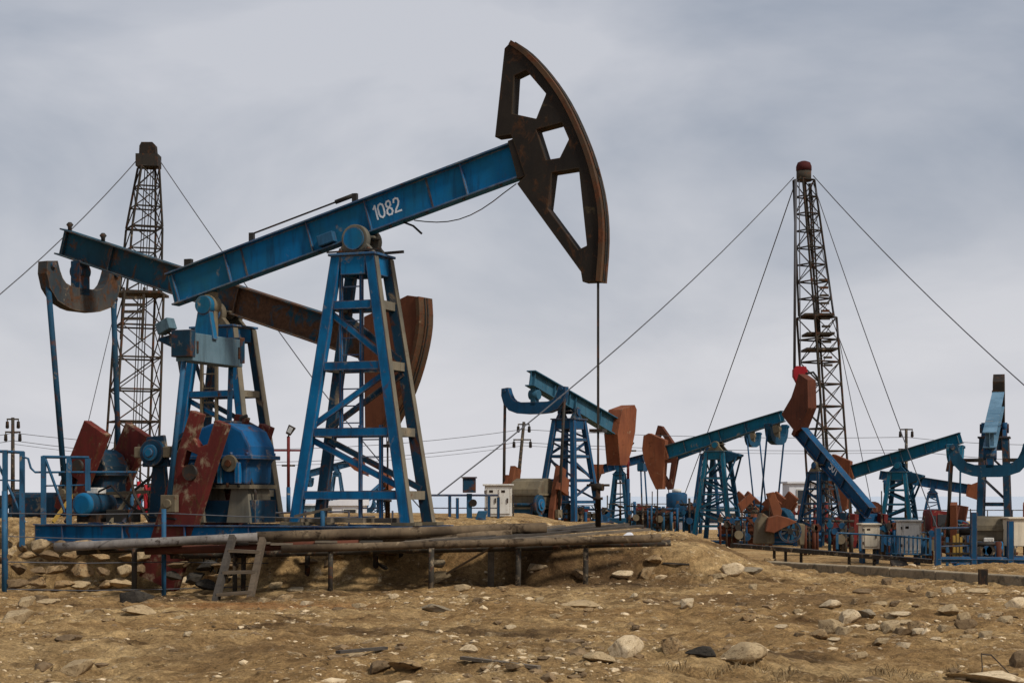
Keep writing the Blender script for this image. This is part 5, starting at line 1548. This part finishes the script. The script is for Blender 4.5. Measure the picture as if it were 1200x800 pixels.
manifold('ochre and blue frames at the foot of the left derrick', 142, 606, 86, 46, 44, ['yellow_paint', 'rail_blue_paint', 'tan_grime', 'oily_steel'], 11)
manifold('pale and red pipework right of the left derrick foot', 176, 606, 84, 26, 50, ['pale_pipe', 'bright_red_paint', 'oily_steel'], 12)
manifold('dark pipework behind the white cabinet by the tan gearbox', 628, 616, 92, 34, 24, dk, 13)
manifold('far dark pipework left of the teal tower', 808, 616, 105, 26, 34, ['dark_rust', 'oily_steel', 'navy_paint', 'teal_dark_paint'], 14)
manifold('far pipework between the blue tank and the orange head', 752, 612, 108, 30, 26, dk + ['teal_dark_paint'], 15)
manifold('dark machinery directly behind the rusty drive', 884, 636, 86, 40, 40, dk + ['brown_rust'], 16)
manifold('dark machinery behind the steep navy tail', 1000, 636, 84, 26, 40, dk + ['red_paint'], 17)
manifold('blue and dark pipework right of the tall white cabinet', 1092, 648, 66, 18, 30, dk + ['rail_blue_paint'], 18)
manifold('dark pipework right of the truck cab', 1128, 640, 82, 22, 34, dk + ['dark_rust'], 19)
manifold('dark pipework beside the end-on unit gearbox', 1180, 655, 62, 16, 34, dk, 20)
manifold('low pipework beyond the handrail of the switch post', 540, 612, 96, 60, 12, dk, 21)
manifold('low pipework seen below the numbered beam tower', 452, 612, 100, 40, 14, ['rail_blue_paint', 'navy_paint', 'oily_steel'], 22)

manifold('rusty machinery between middle pump jack and its well', 676, 614, 74, 22, 26, dk + ['brown_rust'], 23)
manifold('blue machinery far behind the orange solid head', 778, 614, 100, 30, 24, ['rail_blue_paint', 'navy_paint', 'oily_steel'], 24)
manifold('dark machinery between the teal tower and the derrick foot', 930, 634, 90, 30, 44, dk + ['red_paint'], 25)
manifold('red machinery below the raised red block', 962, 634, 92, 26, 50, ['red_paint', 'oily_steel', 'dark_rust', 'navy_paint'], 26)
manifold('machinery at the foot of the right teal tail', 1122, 650, 64, 24, 40, dk + ['brown_rust', 'tan_grime'], 27)
manifold('machinery in front of the end-on unit', 1160, 660, 52, 20, 30, dk + ['teal_dark_paint'], 28)

# dark pipe bundle and red frames beyond the walkway, far right
o = thing('pipe_rack', 'blue and yellow pipe rack behind the right front rail', 'rack', at(1120, 655, 56))
k = 56 / FPX
for i, (dx, mt) in enumerate(((-10, 'rail_blue_paint'), (-2, 'yellow_paint'), (2, 'yellow_paint'), (6, 'yellow_paint'), (14, 'navy_paint'), (20, 'navy_paint'))):
    MB().box((dx - 1.4) * k, (dx + 1.4) * k, -0.05, 0.05, -0.3, (26 + (i % 3) * 2) * k).build('upright', mt, o)
MB().box(-12 * k, 22 * k, -0.09, -0.051, 6 * k, 8 * k).build('cross_bar', 'black_steel', o)
MB().box(-12 * k, 22 * k, -0.09, -0.051, 18 * k, 20 * k).build('cross_bar', 'black_steel', o)

# ------------------------------------------------------------------ rocks, retaining stones, rubble
def rock_mesh(seed, flat=0.7, cuts=9, sub=4):
    rg = np.random.default_rng(seed)
    bm = bmesh.new()
    bmesh.ops.create_icosphere(bm, subdivisions=sub, radius=1.0)
    co = np.array([v_.co[:] for v_ in bm.verts])
    co[:, 2] *= flat
    for i in range(cuts):
        d = rg.normal(size=3)
        d /= np.linalg.norm(d)
        h = rg.uniform(0.42, 0.78) * (flat + (1 - flat) * (1 - abs(d[2])))
        e = np.maximum(co @ d - h, 0)
        co -= d * (e * 0.985)[:, None]
    o = rg.uniform(0, 50, 4)
    n1_ = fbm(co[:, 0] * 1.7 + o[0], (co[:, 1] + co[:, 2] * 1.3) * 1.7 + o[1], 3)
    n2_ = fbm(co[:, 0] * 6.0 + co[:, 2] * 3 + o[2], co[:, 1] * 6.0 - co[:, 2] * 4 + o[3], 4)
    co *= (1 + 0.16 * n1_ + 0.13 * n2_)[:, None]
    for v_, c in zip(bm.verts, co):
        v_.co = c
    me = bpy.data.meshes.new('rock')
    bm.to_mesh(me)
    bm.free()
    me.materials.append(MATS['sand_stone'])
    for p_ in me.polygons:
        p_.use_smooth = True
    return me
RM = [rock_mesh(100 + i, (0.55, 0.7, 0.62, 0.8)[i % 4], 10, 4) for i in range(12)]
def rock(label, loc, size, mat, rz=0, i=0, group=None, sink=0.25, tilt=0.0, name='rock', cat='rock', parent=None):
    o = bpy.data.objects.new(name, RM[i % len(RM)])
    COL.objects.link(o)
    o.material_slots[0].link = 'OBJECT'
    o.material_slots[0].material = MATS[mat]
    o.rotation_euler = (R(tilt), R(tilt * 0.6), R(rz))
    o.scale = size
    if parent is None:
        o.location = (loc[0], loc[1], loc[2] + size[2] * (0.38 - sink))
        tag(o, label, cat, group)
    else:
        o.parent = parent
        o.location = loc
    return o
def prock(label, px, py, wpx, hpx, mat, i, group=None, name='rock', cat='rock', rz=None, tilt=0):
    g = ground_at(px, py + hpx * 0.35)
    k_ = g.y / FPX
    w = wpx * k_ / 2 * 1.36
    h = hpx * k_ / 2 * 1.75
    return rock(label, g, (w, w * 0.8, h), mat, rz if rz is not None else random.uniform(-25, 25), i, group, 0.22, tilt, name, cat)
G_ = 'loose rocks on the yard'
BIG = [('squared pale block at the left end of the kerb', 855, 663, 26, 16, 'pale_stone', 1), ('grey wedge rock leaning at the end of the kerb', 884, 667, 30, 12, 'grey_stone', 4),
       ('flat dark slab supporting a walkway post', 507, 711, 52, 14, 'concrete', 0), ('long flat pale rock below the walkway posts', 680, 706, 44, 9, 'sand_stone', 2),
       ('pale peaked rock at the bottom centre', 731, 757, 40, 34, 'pale_stone', 3), ('long low rock in front of the peaked pale rock', 706, 771, 40, 16, 'sand_stone', 6),
       ('upright ochre lump right of the peaked pale rock', 784, 753, 22, 24, 'ochre_rock', 1), ('grey-green mound of hardened oil at bottom right centre', 872, 766, 62, 28, 'sand_stone', 5),
       ('black tarred lump beside the grey-green mound', 826, 762, 36, 14, 'tarred_stone', 2), ('broad pale boulder at the bottom right corner', 1160, 791, 92, 26, 'pale_stone', 8),
       ('dark brown rock cut off by the right frame edge', 1194, 772, 26, 26, 'brown_stone', 3), ('flat-bottomed tan rock at the bottom left', 88, 786, 40, 20, 'sand_stone', 7),
       ('dark wedge stone left of the ladder foot', 86, 745, 32, 14, 'brown_stone', 4), ('black scorched rock under the walkway end', 158, 697, 40, 22, 'tarred_stone', 1),
       ('long tan slab in front of the black rock', 170, 714, 42, 17, 'sand_stone', 6), ('cubic pale rock heading the central rock cluster', 993, 721, 24, 20, 'pale_stone', 3),
       ('broad tan rock at the left of the central cluster', 971, 730, 28, 20, 'sand_stone', 1), ('white flat rock on the top of the central cluster', 974, 708, 28, 11, 'pale_stone', 5),
       ('whitish angular rock right of the cubic one', 1018, 718, 24, 15, 'grey_stone', 8), ('round tan rock standing alone at the right', 1112, 714, 24, 19, 'sand_stone', 9),
       ('ochre rock below the central cluster, half buried', 962, 741, 22, 11, 'ochre_rock', 2), ('tan pointed rock at the right edge of the slope', 1190, 706, 28, 18, 'pale_stone', 3),
       ('twin rock with a white face under the mound', 734, 672, 26, 13, 'pale_stone', 4), ('ochre rock beside the white-faced rock', 757, 672, 18, 15, 'ochre_rock', 7),
       ('round ochre rock below the walkway right end', 768, 654, 20, 14, 'ochre_rock', 9), ('dark lump next to the rightmost walkway post', 678, 676, 30, 14, 'brown_stone', 0),
       ('small pale rock on the slope below the posts', 743, 697, 11, 7, 'pale_stone', 5), ('brown twin rocks at the bottom left centre', 443, 784, 26, 15, 'brown_stone', 3),
       ('rounded brown rock right of the brown twin', 478, 779, 42, 17, 'ochre_rock', 8), ('white patchy stone left of the plank', 549, 762, 20, 10, 'pale_stone', 2),
       ('pale flat stone near the left fence post', 62, 702, 28, 11, 'sand_stone', 4), ('tan rock at the left frame edge', 18, 722, 40, 20, 'sand_stone', 7),
       ('light rock leaning under the skid beside the ladder', 218, 680, 24, 13, 'pale_stone', 3), ('block of dark rubble left of the ladder foot', 246, 684, 28, 17, 'tarred_stone', 6)]
for lab, px, py, w, h, mat, i in BIG:
    prock(lab, px, py, w, h, mat, i, G_)
MED = [(1043, 719, 17, 9), (1060, 719, 22, 8), (1045, 732, 22, 13), (1057, 738, 20, 11), (1073, 730, 20, 12), (1062, 727, 16, 9), (1076, 742, 15, 7), (1108, 735, 20, 10), (1128, 731, 22, 12), (1141, 737, 14, 10),
       (1156, 746, 16, 9), (1061, 756, 16, 8), (1127, 720, 14, 12), (1013, 690, 20, 9), (1072, 690, 20, 8), (1092, 696, 13, 8), (1110, 690, 14, 9), (1148, 690, 26, 9), (1040, 681, 13, 9), (952, 689, 14, 7),
       (934, 715, 9, 6), (918, 732, 14, 8), (883, 687, 10, 7), (870, 707, 13, 7), (875, 724, 14, 7), (794, 705, 8, 7), (806, 706, 16, 9), (779, 733, 9, 5), (744, 733, 8, 4), (692, 713, 11, 8), (632, 702, 11, 7),
       (628, 667, 22, 9), (650, 721, 12, 6), (640, 770, 14, 6), (600, 757, 14, 6), (575, 742, 12, 7), (596, 733, 12, 5), (682, 783, 13, 6), (746, 735, 9, 4), (1000, 770, 14, 8), (1004, 768, 18, 7),
       (980, 749, 14, 6), (1034, 750, 18, 6), (936, 745, 12, 5), (900, 655, 10, 5), (212, 722, 12, 7), (220, 742, 10, 5), (80, 763, 11, 5), (202, 761, 9, 4), (130, 725, 14, 6), (104, 716, 12, 5), (360, 705, 14, 6),
       (420, 708, 16, 7), (398, 712, 12, 6), (336, 700, 18, 8), (310, 703, 14, 7), (460, 697, 10, 6), (545, 697, 12, 7), (558, 703, 10, 6), (590, 690, 14, 7), (540, 688, 16, 8), (350, 688, 18, 9), (324, 686, 16, 8),
       (300, 734, 12, 5), (340, 720, 12, 5), (420, 765, 22, 6), (498, 731, 10, 5), (556, 727, 11, 5), (600, 779, 16, 6), (1170, 718, 18, 9), (1180, 727, 16, 8), (1155, 720, 14, 8), (842, 676, 14, 6), (826, 684, 10, 5),
       (905, 708, 11, 6), (990, 738, 18, 12), (1020, 735, 14, 7), (1034, 706, 16, 8), (1048, 707, 12, 6), (1006, 704, 18, 9), (1130, 745, 13, 6), (1098, 747, 12, 6), (30, 705, 20, 13), (48, 700, 16, 10), (112, 690, 16, 8)]
for i, (px, py, w, h) in enumerate(MED):
    if px < 250:
        where = 'small tan stone on the slope at the left front'
    elif px < 625 and py < 713:
        where = 'small stone on the dirt at the feet of the walkway posts'
    elif px > 820 and py < 695:
        where = 'small stone lying just in front of the concrete kerb'
    elif px > 1025 and py < 760:
        where = 'small tan stone in the loose spread on the right slope'
    elif px > 860:
        where = 'small tan stone around the central rock cluster'
    else:
        where = 'small stone on the open dirt of the middle foreground'
    prock(where, px, py, w * 1.15, h * 1.15, ('sand_stone', 'pale_stone', 'sand_stone', 'brown_stone', 'ochre_rock')[i % 5], i * 3 + 1, 'small scattered stones')

# natural retaining face of stones below the left skid
WL = thing('stone_wall', 'rough ochre stone face supporting the skid at the left', 'stone wall', (-8.0, 35.6, 0), 0)
wl0 = Vector(WL.location)
k_ = 0
for row, zc_ in enumerate((-0.05, 0.22, 0.48, 0.70)):
    px = -14 + 11 * (row % 2)
    while px < 172:
        Y = 35.5 + 0.10 * row + random.uniform(-0.08, 0.1)
        p = at(px, 660, Y)
        w = random.uniform(0.20, 0.38)
        rock('', (p.x - wl0.x, Y - wl0.y, zc_ + random.uniform(-0.04, 0.04)), (w, 0.24, random.uniform(0.15, 0.22)), random.choice(['ochre_rock', 'ochre_rock', 'brown_stone', 'brown_stone', 'sand_stone']), random.uniform(-20, 20), k_, None, 0, random.uniform(-12, 12), 'stone', None, WL)
        px += w * 1.55 * FPX / Y
        k_ += 1
for row, zc_ in enumerate((0.08, 0.36, 0.62)):
    px = 205 + 9 * (row % 2)
    while px < 470:
        Y = 34.9 - 0.9 * sst(200, 420, px) + 0.12 * row
        Y = float(Y) + random.uniform(-0.05, 0.08)
        p = at(px, 660, Y)
        w = random.uniform(0.22, 0.40)
        rock('', (p.x - wl0.x, Y - wl0.y, zc_ + random.uniform(-0.04, 0.04)), (w, 0.22, random.uniform(0.15, 0.2)), random.choice(['ochre_rock', 'brown_stone', 'brown_stone', 'tarred_stone']), random.uniform(-15, 15), k_, None, 0, random.uniform(-8, 8), 'stone', None, WL)
        px += w * 1.6 * FPX / Y
        k_ += 1
# loose stones stacked under the deck
SP = at(513, 690, 33.2)
SPT = thing('stone_stack', 'stack of three tan blocks under the walkway', 'stone stack', (SP.x, SP.y, tz(SP.x, SP.y)))
for j, (w, z) in enumerate(((0.26, 0.12), (0.20, 0.40), (0.24, 0.66))):
    rock('', (0.03 * j, 0, z), (w, 0.22, 0.19), ('sand_stone', 'concrete', 'sand_stone')[j], 20 * j, 3 + j, None, 0, 4, 'block', None, SPT)

# gravel and clods: thousands, one mesh
def rubble(name, label, n, mat, smin, smax, power, regions):
    tv, tfc = [], []
    for s_ in range(6):
        bm = bmesh.new()
        bmesh.ops.create_icosphere(bm, subdivisions=1, radius=1.0)
        rg = np.random.default_rng(s_ + 5)
        for v_ in bm.verts:
            v_.co *= rg.uniform(0.6, 1.1)
            v_.co.z *= 0.6
        bm.verts.index_update()
        tv.append(np.array([v_.co[:] for v_ in bm.verts]))
        tfc.append(np.array([[v_.index for v_ in f.verts] for f in bm.faces]))
        bm.free()
    V, Fc, o = [], [], 0
    px = rng.uniform(-20, 1220, n)
    Yd = regions[0] * (regions[1] / regions[0]) ** rng.random(n)
    X = (px - 600) * Yd / FPX
    dens = fbm(X * 0.6 + 11, Yd * 0.6, 4)
    keep = rng.random(n) < np.clip(0.30 + dens * 3.4, 0.03, 1)
    X, Yd = X[keep], Yd[keep]
    Z = terr(X, Yd)
    sz = smin * (smax / smin) ** (rng.random(len(X)) ** power)
    for i in range(len(X)):
        k_ = i % 6
        a = rng.uniform(0, 6.28)
        v_ = tv[k_] * sz[i]
        c, s_ = math.cos(a), math.sin(a)
        sx = rng.uniform(0.8, 1.5)
        xx = v_[:, 0] * sx
        V.append(np.stack([xx * c - v_[:, 1] * s_ + X[i], xx * s_ + v_[:, 1] * c + Yd[i], v_[:, 2] + Z[i] - sz[i] * 0.12], -1))
        Fc.append(tfc[k_] + o)
        o += len(v_)
    ob = np_mesh(name, np.concatenate(V), np.concatenate(Fc), mat, False)
    ob['kind'] = 'stuff'
    ob['label'] = label
    ob['category'] = 'gravel'
    return ob
rubble('gravel', 'small tan gravel strewn over the dry yard', 8000, 'sand_stone', 0.010, 0.05, 2.8, (13.5, 44))
rubble('gravel', 'pale stone chips strewn over the dry yard', 11000, 'pale_stone', 0.008, 0.060, 3.0, (13.5, 44))
rubble('stones', 'fist-sized tan stones strewn over the dry yard', 1100, 'pale_stone', 0.035, 0.13, 2.4, (14, 46))
rubble('stones', 'fist-sized brown lumps strewn over the dry yard', 900, 'brown_stone', 0.045, 0.14, 2.0, (14, 46))
rubble('clods', 'dark earth clods strewn over the dry yard', 5200, 'brown_stone', 0.012, 0.09, 2.6, (13.5, 44))

# dry grass tufts at the lower right and along the foreground
V, Fc = [], []
tufts = [(rng.normal() * 45 + 960, 788 + rng.normal() * 5) for i in range(4)] + [(1075 + rng.normal() * 40, 790 + rng.normal() * 4) for i in range(5)] + [(850 + rng.normal() * 25, 790 + rng.normal() * 4) for i in range(4)]
for px, py in tufts:
    g = ground_at(px, min(py, 799))
    for j in range(26):
        a, ln = rng.uniform(0, 6.28), rng.uniform(0.03, 0.11)
        bx_, by_ = g.x + rng.normal() * 0.06, g.y + rng.normal() * 0.06
        bz = tz(bx_, by_) - 0.005
        lx, ly = math.cos(a) * ln * 0.7, math.sin(a) * ln * 0.7
        o_ = len(V)
        V += [(bx_ - 0.004, by_, bz), (bx_ + 0.004, by_, bz), (bx_ + lx * 0.5 + 0.003, by_ + ly * 0.5, bz + ln * 0.6), (bx_ + lx * 0.5 - 0.003, by_ + ly * 0.5, bz + ln * 0.6), (bx_ + lx, by_ + ly, bz + ln * 0.8)]
        Fc += [(o_, o_ + 1, o_ + 2), (o_, o_ + 2, o_ + 3), (o_ + 3, o_ + 2, o_ + 4)]
gr = np_mesh('dry_grass', np.array(V), np.array(Fc), 'dry_grass', False)
gr['kind'] = 'stuff'
gr['label'] = 'short dry grass tufts in the foreground'
gr['category'] = 'grass'

# odd bits lying about
def stick(label, a_, b_, w, mat, name='weathered_plank', cat='plank'):
    p, q = ground_at(*a_), ground_at(*b_)
    d = q - p
    o = MB()
    o.bar(-d / 2, d / 2, w, 0.03)
    ob = o.build(name, mat)
    ob.location = (p + q) / 2 + Vector((0, 0, 0.03))
    tag(ob, label, cat)
stick('thin pale plank lying in the foreground centre', (541, 782), (632, 789), 0.07, 'weathered_wood')
stick('dark curved stick lying left of the foreground centre', (396, 768), (452, 763), 0.06, 'dark_wood', 'stick', 'stick')
stick('dark rod lying on the slope below the mound', (777, 666), (808, 667), 0.05, 'dark_wood', 'stick', 'stick')
g = ground_at(1150, 797)
tw_ = thing('dry_twig', 'bare dark twig standing at the bottom right', 'twig', g)
MB().tube([(0, 0, 0), (0.01, 0, 0.12), (0.0, 0, 0.26)], [0.008, 0.006, 0.004], 5).build('stem', 'twig', tw_)
MB().tube([(0.0, 0, 0.25), (0.10, 0.02, 0.24), (0.22, 0.03, 0.12), (0.36, 0.03, -0.02)], [0.008, 0.008, 0.006, 0.004], 5).build('stem', 'twig', tw_)
sk = at(737, 622, 36)
o = rock('white lumpy sack on the far end of the pipe walkway', (sk.x, sk.y, sk.z - 0.12), (0.14, 0.12, 0.12), 'white_wall', 10, 2, None, 0.2, 0, 'sack', 'sack')
